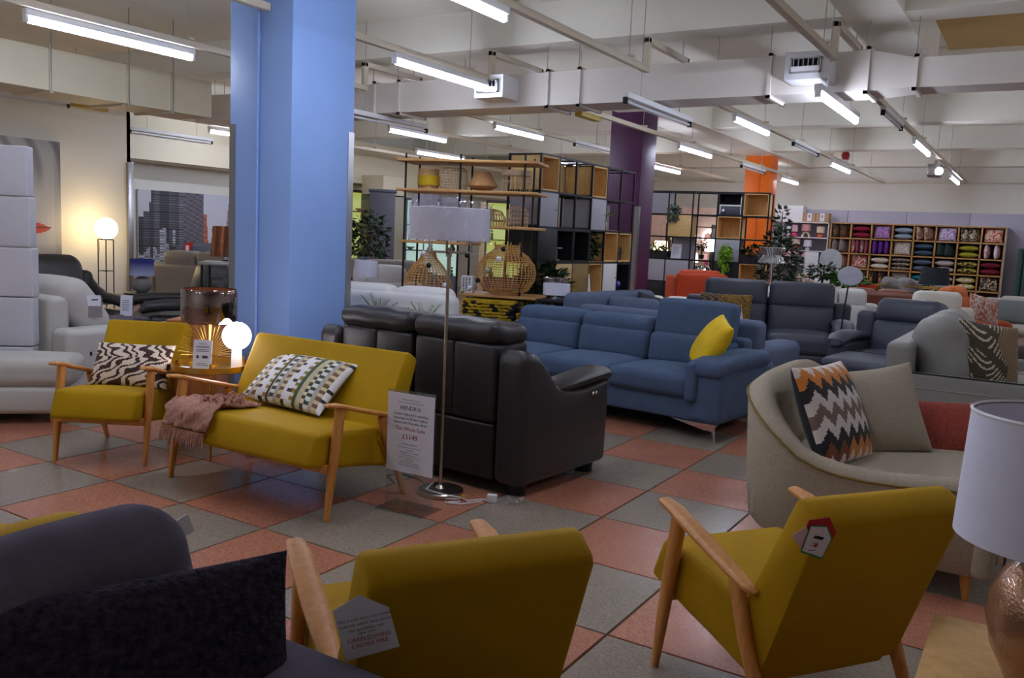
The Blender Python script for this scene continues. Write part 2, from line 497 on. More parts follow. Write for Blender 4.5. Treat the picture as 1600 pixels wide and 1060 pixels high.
column('column_purple', -5.55, -5.04, 11.5, 12.0, M_PURP, [(-5.04, 11.5, -1, 1), (-5.55, 11.5, 1, 1)], 1.95)
column('column_orange', -5.42, -4.9, 17.6, 18.12, M_ORNG, [(-5.42, 17.6, 1, 1)], 1.2, -5.12)

# ------------------------------------------------------------------ ducts
d = thing('air_duct', 'long pale grey air duct crossing the whole shop under the ceiling beams', 'air duct', (0, 0, 0))
MB().box(-9.6, -1.38, 7.5, 7.95, 2.74, 3.06).build('duct_section', M_DUCT, d, smooth=False)
tb = MB(); tb.add([(-1.38, 7.5, 2.74), (-1.38, 7.95, 2.74), (-1.38, 7.95, 3.06), (-1.38, 7.5, 3.06), (-1.03, 7.56, 2.76), (-1.03, 7.9, 2.76), (-1.03, 7.9, 2.99), (-1.03, 7.56, 2.99)],
       [(0, 1, 2, 3), (4, 7, 6, 5), (0, 4, 5, 1), (1, 5, 6, 2), (2, 6, 7, 3), (3, 7, 4, 0)])
tb.build('duct_reducer', M_DUCT, d, smooth=False)
MB().box(-1.03, 5.9, 7.56, 7.9, 2.76, 2.99).build('duct_section', M_DUCT, d, smooth=False)
for x, a in ((-6.55, 0), (-6.2, 0), (-4.33, 0), (-3.98, 0), (-2.16, 0), (-1.38, 0), (-1.03, 1)):
    y0, y1, z0, z1 = (7.475, 7.975, 2.715, 3.085) if not a else (7.535, 7.925, 2.735, 3.015)
    b = MB(); b.box(x - .016, x + .016, y0, y0 + .025, z0, z1); b.box(x - .016, x + .016, y1 - .025, y1, z0, z1)
    b.box(x - .016, x + .016, y0, y1, z0, z0 + .025); b.box(x - .016, x + .016, y0, y1, z1 - .025, z1)
    b.build('duct_flange', M_DUCT, d, smooth=False)
    MB().tube([(x, y0, z1), (x, y0, 3.68)], .004, 6).build('hanger_rod', M_STEEL, d)
for x0, x1, z0, z1 in ((-5.0, -4.66, 2.79, 3.01), (-1.96, -1.62, 2.8, 3.02)):
    v = MB().bbox(x0, x1, 7.2, 7.5, z0, z1, .006).build('outlet_box', M_WHT, d)
    b = MB(); b.box(x0 + .05, x1 - .05, 7.17, 7.2, z0 + .05, z0 + .062); b.box(x0 + .05, x1 - .05, 7.17, 7.2, z1 - .062, z1 - .05)
    b.box(x0 + .05, x0 + .062, 7.17, 7.2, z0 + .05, z1 - .05); b.box(x1 - .062, x1 - .05, 7.17, 7.2, z0 + .05, z1 - .05)
    b.build('grille_frame', M_STEEL, v, smooth=False)
    MB().box(x0 + .055, x1 - .055, 7.196, 7.199, z0 + .055, z1 - .055).build('grille_dark', M_BLKM, v, smooth=False)
    for k in range(6):
        x = x0 + .075 + k * (x1 - x0 - .15) / 5
        MB().box(x - .004, x + .004, 7.176, 7.196, z0 + .08, z1 - .055).build('louvre', M_STEEL, v, smooth=False)
    MB().box(x0 + .06, x1 - .06, 7.165, 7.185, z0 + .055, z0 + .1, R=rot(.3)).build('louvre_flap', M_WHT, v, smooth=False)
d = thing('air_duct', 'cream box air duct along the left wall with a closed end', 'air duct', (0, 0, 0))
MB().box(-9.25, -8.6, -3.5, 6.95, 2.68, 3.09).build('duct_section', M_DUCTL, d, smooth=False)
for y in (3.9, 5.0, 5.85, 6.4):
    b = MB(); b.box(-8.6, -8.578, y - .015, y + .015, 2.66, 3.11); b.box(-9.27, -8.58, y - .015, y + .015, 2.655, 2.68)
    b.box(-9.27, -8.58, y - .015, y + .015, 3.09, 3.11)
    b.build('duct_flange', M_DUCTL, d, smooth=False)
    MB().tube([(-8.57, y, 2.66), (-8.57, y, 3.68)], .006, 6).build('hanger_rod', M_STEEL, d)
d = thing('air_duct', 'short cream duct dropping to a square grille beyond the blue column', 'air duct', (0, 0, 0))
MB().bbox(-12.7, -12.1, 14.2, 15.0, 2.2, 2.6, .01).build('duct_section', M_DUCTL, d)
MB().box(-12.62, -12.09, 14.28, 14.92, 2.18, 2.2).build('grille_dark', M_BLKM, d, smooth=False)

# ------------------------------------------------------------------ lighting: trunking rows and battens
M_TUBE = emis('tube_light', (222, 231, 255), TUBE_POWER)
M_TUBEOFF = mat('tube_off', (206, 210, 216), .3, var=0)
def batten(x, y0, y1, z, lit, label, drop=False):
    t = thing('fluorescent_light', label, 'ceiling light', (x, (y0 + y1) / 2, z), 0)
    L = (y1 - y0) / 2
    MB().bbox(-.03, .03, -L, L, .0, .05, .006).build('housing', M_WHT, t)
    for s in (-1, 1): MB().bbox(-.022, .022, s * (L - .012) - .012, s * (L - .012) + .012, -.05, .01, .004).build('end_cap', M_PLAST if lit else M_BLK, t)
    tb = MB().tube([(0, -L + .03, -.03), (0, L - .03, -.03)], .022 if lit else .013, 8)
    tb.build('tube', M_TUBE if lit else M_TUBEOFF, t)
    if drop:
        for s in (-.6, .6): MB().tube([(0, s * L, .05), (0, s * L, 3.68 - z)], .004, 6).build('hanger_rod', M_STEEL, t)
    return t
lit = [(-6.55, 3.62, 5.1, 2.9, 'large lit tube light nearest the camera at upper left'),
       (-4.85, 5.78, 7.25, 2.9, 'lit tube light just right of the blue column, ending by the duct grille'),
       (-3.2, 3.45, 4.95, 2.9, 'lit tube light cut by the top edge of the photo, above the floor lamp'),
       (-8.2, 9.7, 11.1, 2.9, 'lit tube light beyond the blue column, left of two under the duct'),
       (-6.42, 9.75, 11.05, 2.9, 'lit tube light above the rattan shelf, right of two under the duct'),
       (-1.6, 6.85, 8.4, 2.65, 'bright lit tube light hung under the right duct grille'),
       (-3.16, 9.7, 11.1, 2.9, 'lit tube light right of the purple column, nearest of its row past the duct'),
       (-4.83, 12.35, 13.8, 2.9, 'lit tube light between the purple and orange columns, upper one'),
       (-6.55, 15.3, 16.9, 2.9, 'lit tube light close beside the purple column, lower one'),
       (-1.6, 12.2, 13.8, 2.9, 'lit tube light just in front of the ceiling spotlight'),
       (-1.65, 17.6, 19.3, 2.9, 'far lit tube light behind the ceiling spotlight'),
       (-3.22, 15.1, 16.7, 2.9, 'small far lit tube light right of the orange column top'),
       (-4.87, 18.3, 19.7, 2.9, 'tiny far lit tube light peeping past the right side of the orange column'),
       (-11.45, 9.2, 10.7, 2.9, 'lit tube light touching the left edge of the blue column'),
       (-4.85, 1.7, 3.2, 2.9, 'added unseen tube light out of frame over the far left armchair'),  # unseen tube added to brighten the foreground
       (-1.6, 2.6, 4.1, 2.9, 'added unseen tube light out of frame above the right armchair'),  # also added out of view for foreground light
       (-4.85, -3.0, -1.5, 2.9, 'added unseen fill tube light behind the camera, left row'),  # added behind the camera to light the sign and lamp shade
       (-3.2, -3.0, -1.5, 2.9, 'added unseen fill tube light behind the camera, middle row'),  # second added fill tube for surfaces facing the camera
       (-6.55, -.6, .9, 2.9, 'lit tube light out of frame left of the footstool'),
       (1.7, 4.6, 6.1, 2.9, 'lit tube light off to the right of the beige sofa'),
       (1.7, 9.0, 10.5, 2.9, 'lit tube light off to the right of the light grey sofa'),
       (1.7, 14.2, 15.7, 2.9, 'lit tube light off to the right of the orange recliner'),
       (-8.2, 14.5, 16.0, 2.9, 'lit tube light far behind the rattan shelf'),
       (-9.8, 2.0, 3.5, 2.9, 'lit tube light left of the camera over the white leather seats'),
       (-9.9, 12.5, 14.0, 2.9, 'lit tube light over the lit cabinets at the back left')]
for a in lit: batten(a[0], a[1], a[2], a[3], True, a[4], a[3] < 2.8 or a[0] in (1.7, -9.8, -9.9, -11.45))
off = [(-11.1, 5.2, 6.7, 2.9, 'unlit tube light on the left wall row beside a yellow box'),
       (-12.6, 8.6, 10.2, 2.85, 'unlit tube light under the bulkhead above the city picture'),
       (-3.2, 6.87, 8.45, 2.67, 'unlit tube light hung under the duct in front of the purple column'),
       (-6.5, 7.0, 8.4, 2.68, 'unlit tube light hung under the duct right beside the blue column'),
       (-1.58, 9.6, 10.9, 2.9, 'unlit tube light between the bright one and the spotlight'),
       (-3.12, 12.2, 13.7, 2.9, 'unlit tube light between two lit ones over the grey recliners'),
       (-6.3, 11.8, 13.3, 2.9, 'unlit tube light touching the left edge of the purple column'),
       (-4.85, 15.5, 17.0, 2.9, 'unlit tube light touching the left edge of the orange column')]
for a in off: batten(a[0], a[1], a[2], a[3], False, a[4], a[3] < 2.88)
rows = [(-1.6, 'trunking rail running over the bright tube to the spotlight'), (-3.2, 'trunking rail from top centre towards the cushion wall'),
        (-4.85, 'trunking rail starting behind the blue column, right side'), (-6.5, 'trunking rail at upper left carrying the largest lit tube'),
        (-8.2, 'trunking rail beyond the blue column over the white sofas'), (-11.25, 'trunking rail along the left wall')]
for x, lb in rows:
    t = thing('light_trunking', 'cream ' + lb, 'trunking', (x, 0, 2.95))
    for y0, y1 in ((-3.5, 7.3), (8.25, 20.4)):
        if x == -8.2 and y0 < 0: continue
        if x < -9: y0, y1 = (y0, 8.1) if y0 < 0 else (y0, 20.4)
        MB().bbox(-.028, .028, y0, y1, -.001, .055, .006).build('rail', M_TRUNK, t)
        for y in np.arange(y0 + .9, y1, 1.9):
            o = MB().tube([(0, y, .055), (0, y, .73)], .004, 6).build('hanger_rod', M_STEEL, t)
            MB().bbox(-.05, .05, y - .03, y + .03, .055, .075, .004).build('clamp', M_TRUNK, t)
    if x > -8:
        MB().bbox(-.028, .028, 7.245, 7.3, .055, .3, .006).build('riser', M_TRUNK, t)
        MB().bbox(-.028, .028, 8.2, 8.25, .055, .3, .006).build('riser', M_TRUNK, t)
        MB().bbox(-.028, .028, 7.245, 8.25, .25, .305, .006).build('bridge', M_TRUNK, t)
single('emergency_box', MB().bbox(-.05, .05, -.28, .28, -.05, .0, .008), mat('amber_plastic', (190, 160, 60), .4), 'yellow emergency light box hung on the left wall rail', 'emergency light', (-11.25, 7.05, 2.945))
single('emergency_box', MB().bbox(-.05, .05, -.25, .25, -.06, .0, .008), mat('amber_plastic', (190, 160, 60), .4), 'yellowish emergency light box left of the purple column', 'emergency light', (-4.85, 9.4, 2.945))
sp = thing('spotlight', 'silver ceiling spotlight clipped on the rail at far right', 'spotlight', (-1.66, 15.3, 2.9))
MB().bbox(-.1, .1, -.14, .14, -.22, -.02, .02).build('housing', M_STEEL, sp)
MB().lathe([(.09, 0), (.11, -.1)], 14, (0, -.12, -.1)).build('lamp_head', M_CHROME, sp)
MB().ball((.08, -.2, -.14), .06).build('lens', emis('spot_lens', (235, 240, 255), 20), sp)
MB().bbox(-.02, .02, -.02, .02, -.03, .05, .004).build('clip', M_STEEL, sp)
al = thing('fire_alarm', 'red fire alarm sounder on the far beam', 'alarm', (-3.35, 16.9, 3.12))
MB().lathe([(.06, 0), (.075, .05), (.075, .1), (.05, .14)], 16).build('sounder', mat('alarm_red', (150, 30, 26), .4), al)
MB().bbox(-.05, .05, -.05, .05, -.08, .0, .008).build('base', M_WHT, al)
MB().tube([(0, 0, .13), (0, 0, .19)], .012, 6).build('stem', M_WHT, al)

# ================================================================== MUSTARD SUITE
def mustard_seat(name, label, cat, w, loc, rz, group=None):
    t = thing(name, label, cat, loc, rz, group)
    h = w / 2; s = h - .024
    def seatfn(P, u):
        yy = (u[:, 1] + 1) / 2; up = (u[:, 2] + 1) / 2
        P = P.copy(); P[:, 2] += -(.05 + .06 * (1 - up)) * yy
        P[:, 1] += .035 * (u[:, 2]) * (u[:, 1] < 0)
        return P
    MB().soft(-s, s, -.075, .50, .285, .445, .024, (0, .012, .012), fn=seatfn, m=3, q=5).build('seat', M_MUST, t)
    prof = [(.40, .34), (.615, .78), (.63, .79), (.66, .785), (.71, .752), (.715, .735), (.52, .215), (.49, .215)]
    bw = h - .012
    mb = MB(); n = 8; V = []; F = []
    xs = [-bw, -bw + .006, -bw + .02, -bw * .4, bw * .4, bw - .02, bw - .006, bw]; sh = [.010, .003, 0, 0, 0, 0, .003, .010]
    cy = sum(p[0] for p in prof) / len(prof); cz = sum(p[1] for p in prof) / len(prof)
    for x, e in zip(xs, sh):
        for (y, z) in prof:
            d = math.hypot(y - cy, z - cz); k = max(0, 1 - e / d)
            V.append((x, cy + (y - cy) * k, cz + (z - cz) * k))
    m = len(prof)
    for i in range(len(xs) - 1):
        for k in range(m): F.append((i * m + k, (i + 1) * m + k, (i + 1) * m + (k + 1) % m, i * m + (k + 1) % m))
    F.append(tuple(range(m))); F.append(tuple(reversed(range((len(xs) - 1) * m, len(xs) * m))))
    mb.add(V, F).build('backrest', M_MUST, t, ang=50)
    for sx in (-1, 1):
        x = sx * h
        MB().tube([(x, 0, 0), (x, .03, .2), (x, .065, .42), (x, .088, .565)], [(.012, .015), (.017, .023), (.020, .029), (.020, .028)], 12, sq=.7).build('front_leg', M_BEECH, t)
        MB().tube([(x, .61, 0), (x, .545, .16), (x, .465, .32), (x, .405, .472)], [(.012, .014), (.016, .021), (.019, .027), (.019, .027)], 12, sq=.7).build('rear_leg', M_BEECH, t)
        pa = [(-.02, .574), (-.008, .578), (.06, .568), (.16, .54), (.27, .51), (.37, .483), (.45, .462), (.485, .456), (.495, .455)]
        ra = [(.010, .004), (.025, .010), (.033, .013), (.034, .013), (.033, .013), (.030, .013), (.026, .012), (.018, .010), (.008, .004)]
        MB().tube([(x, y, z + .01) for y, z in pa], ra, 12, sq=.75).build('armrest', M_BEECH, t)
    MB().bbox(-h + .01, h - .01, -.005, .03, .24, .283, .005).build('front_rail', M_BEECH, t)
    return t
A1 = mustard_seat('mustard_armchair', 'mustard velvet armchair with a zebra cushion, beech arms, at far left', 'armchair', .545, (-4.656, 2.965, 0), .512, 'mustard velvet suite')
A2 = dup(A1, (-1.533, 1.874, 0), 4.122, 'mustard velvet armchair seen from behind at bottom centre, white fire tag on its edge', 'mustard velvet suite')
A3 = dup(A1, (-.853, 2.913, 0), 4.082, 'mustard velvet armchair seen from behind at right, in front of the beige sofa', 'mustard velvet suite')
S2 = mustard_seat('mustard_loveseat', 'mustard velvet two seater with beech arms in front of the blue column', 'sofa', 1.195, (-3.512, 3.05, 0), .008, 'mustard velvet suite')

def pillow_obj(name, label, w, h, t, colfn, loc, r, n=40, ear=.05, back=None, group=None, m=PAINT, sag=0):
    mb = MB().pillow(w, h, t, n, ear, colfn, back, sag)
    return single(name, mb, m, label, 'cushion', loc, r, group, ang=70, merge=True)
def zebra(u, v):
    s = 1 if v < .62 else -.55
    a = math.sin(46 * (v * .75 * s - u * .95 + .035 * math.sin(17 * u + 9 * v) + .03 * math.sin(29 * v - 11 * u)))
    b = math.sin(22 * u + 19 * v)
    return (58, 32, 20) if a + .3 * b < -.12 else (226, 208, 188)
pillow_obj('zebra_cushion', 'oblong brown and cream zebra print cushion on the far left armchair', .50, .29, .13, zebra, (-4.775, 3.265, .545), (-.5, 0, .50), 56)
def geo(u, v):
    x = u * 21.0; c = int(x); fx = x - c; y = v * 17 + .25 * math.sin(6 * u); r = int(y)
    c = c % 16
    if c in (1, 8): return (52, 66, 54) if r % 2 else (228, 226, 222)
    if c in (2, 9): return (178, 172, 160)
    if c in (3, 10): return (120, 84, 62) if r % 2 else (214, 198, 150)
    if c in (4, 5, 11, 12): return (232, 230, 234) if (r // 2) % 2 == (c % 2) or r % 3 else (44, 44, 40)
    if c in (6, 13): return (150, 122, 18) if r % 2 else (224, 222, 216)
    if c == 7: return (44, 40, 38) if fx < .5 else (188, 176, 150)
    if c == 14: return (66, 84, 58)
    if c == 15: return (196, 184, 148)
    return (220, 206, 168) if r % 2 else (60, 66, 60)
pillow_obj('patterned_cushion', 'oblong white, olive and black dashed pattern cushion on the two seater', .70, .38, .14, geo, (-3.595, 3.52, .565), (-.84, 0, -.09), 72, .05, (120, 112, 90))
# throw with fringe
def throw_mesh():
    mb = MB(); nx, ny = 26, 34; V = []; F = []
    for i in range(nx + 1):
        for j in range(ny + 1):
            u, v = i / nx, j / ny
            x = -.17 + .34 * u + .02 * math.sin(9 * v)
            d = v * .44
            if d < .30: y = .26 - d; z = .418 + .10 * d
            else: q = (d - .30) / .14; y = -.04 - .035 * math.sin(min(1, q * 2.5) * PI / 2) - .05 * q; z = .448 - .115 * q * q ** .2
            wv = .012 * math.sin(28 * u + 5 * v) + .01 * math.sin(17 * u - 11 * v) + .008 * math.sin(43 * u + 23 * v)
            z += .022 + abs(wv) * (1.1 if d < .30 else .2) ; y -= abs(wv) * (0 if d < .30 else 1.4)
            V.append((x, y, z))
    for i in range(nx):
        for j in range(ny):
            a = i * (ny + 1) + j; F.append((a, a + 1, a + ny + 2, a + ny + 1))
    return mb.add(V, F)
M_THROW = mat('dusty_pink_wool', (178, 132, 116), .95, var=.25, scale=40, bump=.6, bscale=180, sheen=.3, spec=.1)
tw = thing('throw_blanket', 'crumpled dusty pink fringed throw on the left of the two seater', 'throw', (-3.845, 3.05, 0), .04)
o = throw_mesh().build('cloth', M_THROW, tw, ang=80)
md = o.modifiers.new('thick', 'SOLIDIFY'); md.thickness = .012
fr = MB()
for k in range(46):
    x = -.16 + .32 * k / 45; L = .05 + .05 * random.random(); dx = .02 * (random.random() - .5)
    fr.tube([(x, -.13, .345), (x + dx * .5, -.142, .345 - L * .5), (x + dx, -.145, .345 - L)], [.005, .005, .003], 5)
for k in range(40):
    x = random.uniform(-.02, .17); y = random.uniform(.0, .2); L = random.uniform(.04, .09); a = random.uniform(0, 6.28)
    fr.tube([(x, y, .478), (x + .5 * L * math.cos(a), y + .5 * L * math.sin(a), .502), (x + L * math.cos(a), y + L * math.sin(a), .474)], [.006, .006, .004], 5)
stuff(fr.build('fringe', M_THROW, tw))

# hang tags on the two rear-view chairs
def line_bars(parent, m, x0, w, zs, y, h=.0035, tilt=0):
    mb = MB()
    for k, z in enumerate(zs):
        ww = w * (.75 + .25 * ((k * 37) % 10) / 10)
        mb.box(x0 - ww / 2, x0 + ww / 2, y - .0004, y, z - h / 2, z + h / 2)
    return mb.build('small_print', m, parent, smooth=False)
tg = thing('fire_safety_tag', 'white card tag with red fire warning on the bottom centre chair', 'tag', (-1.095, 1.25, .71), 4.122 + PI + .25)
tg.rotation_euler = (.12, -.16, 4.122 + PI - .15)
MB().prism([(-.055, .0), (-.0, .022), (.055, -.02), (.066, -.115), (-.045, -.12)], -.001, 0, 'y').build('card', M_PAPER, tg, smooth=False)
for k, (s, z) in enumerate((('This article does not contain', -.03), ('materials which have passed', -.042), ('the ignitability test', -.054), ('take care', -.063))):
    text('small_print', s, .0095, M_INK, tg, (.005, -.0016, z))
text('warning_text', 'CARELESSNESS\nCAUSES FIRE', .0135, M_RED, tg, (.008, -.0016, -.084))
tg2 = thing('price_tag', 'white pentagon price tag edged green, over a red tag, on the right armchair', 'tag', (-.432, 2.252, .72), 4.082 + PI)
tg2.rotation_euler = (.36, .1, 4.082 + PI)
MB().prism([(-.05, .05), (.012, .06), (.06, .01), (.056, -.052), (-.042, -.032)], .002, .004, 'y').build('red_card', M_RED, tg2, smooth=False)
MB().prism([(-.082, .0), (-.05, .03), (-.02, .0), (-.02, -.05)], .001, .002, 'y').build('pink_card', mat('pink_card', (222, 190, 200), .8, var=0), tg2, smooth=False)
MB().prism([(-.04, .036), (.016, .034), (.052, -.004), (.053, -.075), (-.03, -.052)], -.001, 0, 'y').build('green_card', M_GREENP, tg2, smooth=False)
MB().prism([(-.037, .033), (.014, .031), (.048, -.006), (.049, -.068), (-.027, -.046)], -.002, -.001, 'y').build('white_card', M_PAPER, tg2, smooth=False)
MB().box(-.012, .022, -.0026, -.002, -.007, .002, R=rot(0, .2)).build('black_bar', M_INKK, tg2, smooth=False)
MB().prism([(.008 + .006 * math.cos(a), -.028 + .006 * math.sin(a)) for a in np.linspace(0, 6.28, 12, False)], -.0026, -.002, 'y').build('red_dot', M_RED, tg2, smooth=False)
line_bars(tg2, M_INK, .002, .03, [-.02, -.029, -.044], -.0022, .0015)

# ================================================================== GOLD TABLE AND LAMPS
gt = thing('side_table', 'round brass tray table between the armchair and the two seater', 'side table', (-4.40, 3.56, 0), .25)
MB().lathe([(0, .535), (.235, .535), (.242, .54), (.242, .575), (.236, .575), (.236, .545), (0, .545)], 40, cap=False).build('tray', M_GOLD, gt)
for k in range(3):
    a = -.95 + k * 2 * PI / 3; c, s = math.cos(a), math.sin(a)
    MB().tube([(.225 * c, .225 * s, 0), (.225 * c, .225 * s, .60)], .008, 8).build('leg', M_GOLD, gt)
b = MB()
for k in range(3):
    a = -.95 + k * 2 * PI / 3
    b.tube([(0, 0, .09), (.225 * math.cos(a), .225 * math.sin(a), .09)], .007, 6)
b.build('stretcher', M_GOLD, gt)
gl = thing('globe_lamp', 'small lit white globe lamp on a marble stem on the brass table', 'table lamp', (-4.26, 3.64, .545))
MB().lathe([(0, 0), (.038, 0), (.036, .01), (.03, .122), (.028, .125), (0, .125)], 24, cap=False).build('stem', mat('marble', (226, 218, 216), .3, var=.06, scale=14), gl)
MB().lathe([(.03, .122), (.034, .13), (.03, .135)], 20).build('collar', M_GOLD, gl)
M_GLOBE = emis('globe_glow', (250, 244, 255), 20)
MB().ball((0, 0, .208), .088, 28, 18).build('globe', M_GLOBE, gl)
sb = thing('sunburst_lamp', 'drum lamp with smoked mirror shade and gold sunburst base on the brass table', 'table lamp', (-4.47, 3.60, .545), .56)
MB().lathe([(0, 0), (.06, 0), (.06, .012), (0, .014)], 24, cap=False).build('base', M_GOLD, sb)
MB().tube([(0, 0, .01), (0, 0, .42)], .008, 8).build('stem', M_GOLD, sb)
b = MB()
for k in range(26):
    a = -.05 + (PI + .1) * k / 25; r0, r1 = .012, .20 - .02 * (k % 2)
    b.tube([(r0 * math.cos(a), 0, .07 + r0 * math.sin(a)), (r1 * math.cos(a), 0, .07 + r1 * math.sin(a))], .0035, 5)
stuff(b.build('sunburst_rays', M_GOLD, sb))
M_SMOKE = mat('smoked_mirror', (150, 134, 130), .08, 1.0, var=.2, scale=5)
MB().lathe([(.165, .28), (.172, .30), (.172, .47), (.165, .49)], 40, cap=False).build('shade', M_SMOKE, sb)
MB().lathe([(.16, .282), (.16, .488)], 40, cap=False).build('lining', mat('copper_foil', (150, 92, 62), .3, .8, var=0), sb)
MB().ball((0, 0, .38), .03).build('bulb', M_PAPER, sb)
cs = thing('card_stand', 'white leaflet in an acrylic stand on the brass table', 'sign', (-4.335, 3.435, .545), .52)
MB().bbox(-.06, .06, -.03, .03, 0, .004, .001).build('stand_foot', M_ACRYL, cs)
MB().box(-.058, .058, -.002, .0, .004, .19, R=rot(-.15), piv=(0, 0, .004)).build('sheet', M_PAPER, cs, smooth=False)
lt = MB()
for z, w in ((.165, .05), (.15, .085), (.145, .08), (.13, .075), (.12, .08), (.045, .06), (.035, .08)):
    lt.box(-w / 2, w / 2, -.0034, -.003, z - .0012, z + .0012, R=rot(-.15), piv=(0, 0, .004))
lt.box(-.036, -.022, -.0034, -.003, .075, .095, R=rot(-.15), piv=(0, 0, .004)); lt.box(.0, .034, -.0034, -.003, .078, .093, R=rot(-.15), piv=(0, 0, .004))
lt.build('small_print', M_INK, cs, smooth=False)
single('price_card', MB().bbox(-.03, .03, -.045, .045, 0, .002, .0008), M_PAPER, 'white card lying flat on the left of the brass tray', 'card', (-4.50, 3.42, .546), (0, 0, .4))
cab = thing('wooden_plinth', 'warm brown wooden plinth behind the sunburst lamp', 'plinth', (-5.08, 4.0, 0), .56)
M_WALN = wood('walnut', (176, 108, 52), (140, 82, 40), .45, 2.5, (8, 8, 1.2))
MB().bbox(-.18, .18, -.12, .12, .02, .74, .006).build('body', M_WALN, cab)
MB().bbox(-.185, .185, -.125, .14, .74, .765, .006).build('top', M_WALN, cab)
MB().bbox(-.17, .17, -.1, .1, 0, .02, .003).build('base', M_BLK, cab)
b = MB()
for k in range(5):
    p = []
    for i in range(22):
        a = i * .5 + k; r = .09 + .05 * math.sin(i * 1.3 + k)
        p.append((-4.2 + k * .09 + r * math.cos(a), 3.72 + r * .7 * math.sin(a), .008 + .012 * (1 + math.sin(i * .9 + k))))
    b.tube(p, .0045, 5)
single('cable_tangle', b, M_CABLE, 'tangle of black cables on the floor beneath the two seater', 'cable')

# ================================================================== ACRYLIC SIGN AND FLOOR LAMP
sg = thing('price_sign', 'white price sign in a clear acrylic floor stand beside the two seater', 'sign', (-2.725, 3.475, 0), .04)
MB().bbox(-.15, .15, -.10, .09, 0, .006, .002).build('stand_foot', M_ACRYL, sg)
MB().bbox(-.153, .153, -.008, -.002, .006, .63, .001).build('stand_panel', M_ACRYL, sg)
MB().box(-.1485, .1485, -.0125, -.010, .195, .615).build('sheet', M_PAPER, sg, smooth=False)
def sgt(n, s, size, m, z): text(n, s, size, m, sg, (0, -.0135, z))
sgt('small_print', 'Contemporary style furniture', .0095, M_INK, .583); sgt('small_print', 'Made to a traditional standard of comfort', .0095, M_INK, .568)
sgt('sign_title', 'HENDRIX', .031, M_INK, .538)
for k, s in enumerate(('2 Seater Sofa and 2 matching', 'Armchairs in Ochre Yellow', 'Velvet with Wooden Arms')): sgt('sign_text', s, .0195, M_INK, .505 - k * .0225)
sgt('sign_offer', 'This Whole Suite', .0275, M_RED, .428); sgt('sign_price', '£1149', .040, M_RED, .385)
sgt('sign_text', 'Or Sofa Only £611', .0135, M_INK, .347)
for k, s in enumerate(('Price includes delivery within the local area', 'and assembly', 'Solid beech wooden arms and legs', 'Foam filled fixed seat cushions', 'Please ask a member of staff for details', 'of fabrics and sizes', 'All measurements are approximate', 'Subject to availability while stocks last')):
    sgt('small_print', s, .0085, M_INK, .33 - k * .0135)
fl = thing('floor_lamp', 'brushed nickel floor lamp with wide white drum shade still in plastic', 'floor lamp', (-2.762, 3.80, 0), .45)
MB().lathe([(0, 0), (.125, 0), (.13, .004), (.13, .022), (.124, .028), (.03, .034), (.014, .05), (0, .05)], 40, cap=False).build('base', M_NICKEL, fl)
MB().tube([(0, 0, .04), (0, 0, 1.355)], .0095, 12).build('pole', M_NICKEL, fl)
MB().tube([(0, 0, 1.325), (0, 0, 1.375)], .017, 12).build('hub', M_NICKEL, fl)
for k in range(3):
    a = 2.7 + k * 2 * PI / 3; c, s = math.cos(a), math.sin(a)
    MB().tube([(0, 0, 1.35), (.125 * c, .125 * s, 1.35), (.132 * c, .132 * s, 1.358), (.132 * c, .132 * s, 1.46)], .007, 8).build('arm', M_NICKEL, fl)
    MB().ball((.132 * c, .132 * s, 1.50), .03, 12, 8).build('bulb', M_PLAST, fl)
MB().lathe([(.212, 1.415), (.215, 1.417), (.215, 1.585), (.212, 1.587)], 48, cap=False).build('shade', M_LINEN, fl)
MB().lathe([(.2, 1.418), (.2, 1.584)], 40, cap=False).build('lining', M_LINEN, fl)
b = MB(); V = []; F = []; n = 160
for i in range(n):
    a = 2 * PI * i / n
    for j, z in enumerate((1.405, 1.44, 1.5, 1.56, 1.60, 1.615)):
        r = .2225 + .006 * math.sin(9 * a + 4 * j) + .005 * math.sin(21 * a - 3 * j) + .003 * math.sin(37 * a + 5 * j) + (.006 * math.sin(7 * a) if j == 5 else 0)
        V.append((r * math.cos(a), r * math.sin(a), z + (.008 * math.sin(5 * a) if j == 5 else 0)))
for i in range(n):
    for j in range(5): F.append((i * 6 + j, ((i + 1) % n) * 6 + j, ((i + 1) % n) * 6 + j + 1, i * 6 + j + 1))
b.add(V, F).build('plastic_wrap', M_FILM, fl, ang=80)
c = thing('lamp_flex', 'white lamp flex with a plug and extension socket on the floor tiles', 'cable', (0, 0, 0))
MB().tube([(-2.86, 3.86, .03), (-2.80, 3.72, .034), (-2.70, 3.70, .035), (-2.6, 3.78, .012), (-2.55, 3.76, .008), (-2.5, 3.84, .008), (-2.46, 3.83, .012)], .0045, 6).build('flex', M_PLAST, c)
MB().tube([(-2.62, 3.68, .006), (-2.57, 3.72, .01), (-2.6, 3.76, .008), (-2.66, 3.72, .008), (-2.63, 3.66, .008), (-2.55, 3.70, .006), (-2.48, 3.80, .01)], .004, 6).build('flex', M_PLAST, c)
MB().bbox(-2.475, -2.42, 3.83, 3.87, 0, .045, .006, R=rot(0, 0, .4)).build('plug', M_PLAST, c)
MB().bbox(-2.60, -2.585, 3.775, 3.79, .008, .03, .002).build('yellow_label', mat('label_yellow', (220, 190, 30), .6, var=0), c)
c = single('plastic_bag', MB().soft(-.05, .05, -.03, .03, 0, .045, .02, fn=lambda P, u: P * (1 + .25 * np.sin(9 * u[:, :1] + 7 * u[:, 1:2]))), M_FILM, 'scrunched clear plastic bag by the foot of the black sofa', 'bag', (-2.33, 3.90, 0), (0, 0, .4))
b = MB().tube([(-3.08, 3.78, .005), (-3.2, 3.86, .005), (-3.16, 3.95, .005), (-3.0, 3.92, .005), (-2.9, 3.85, .005)], .004, 6)
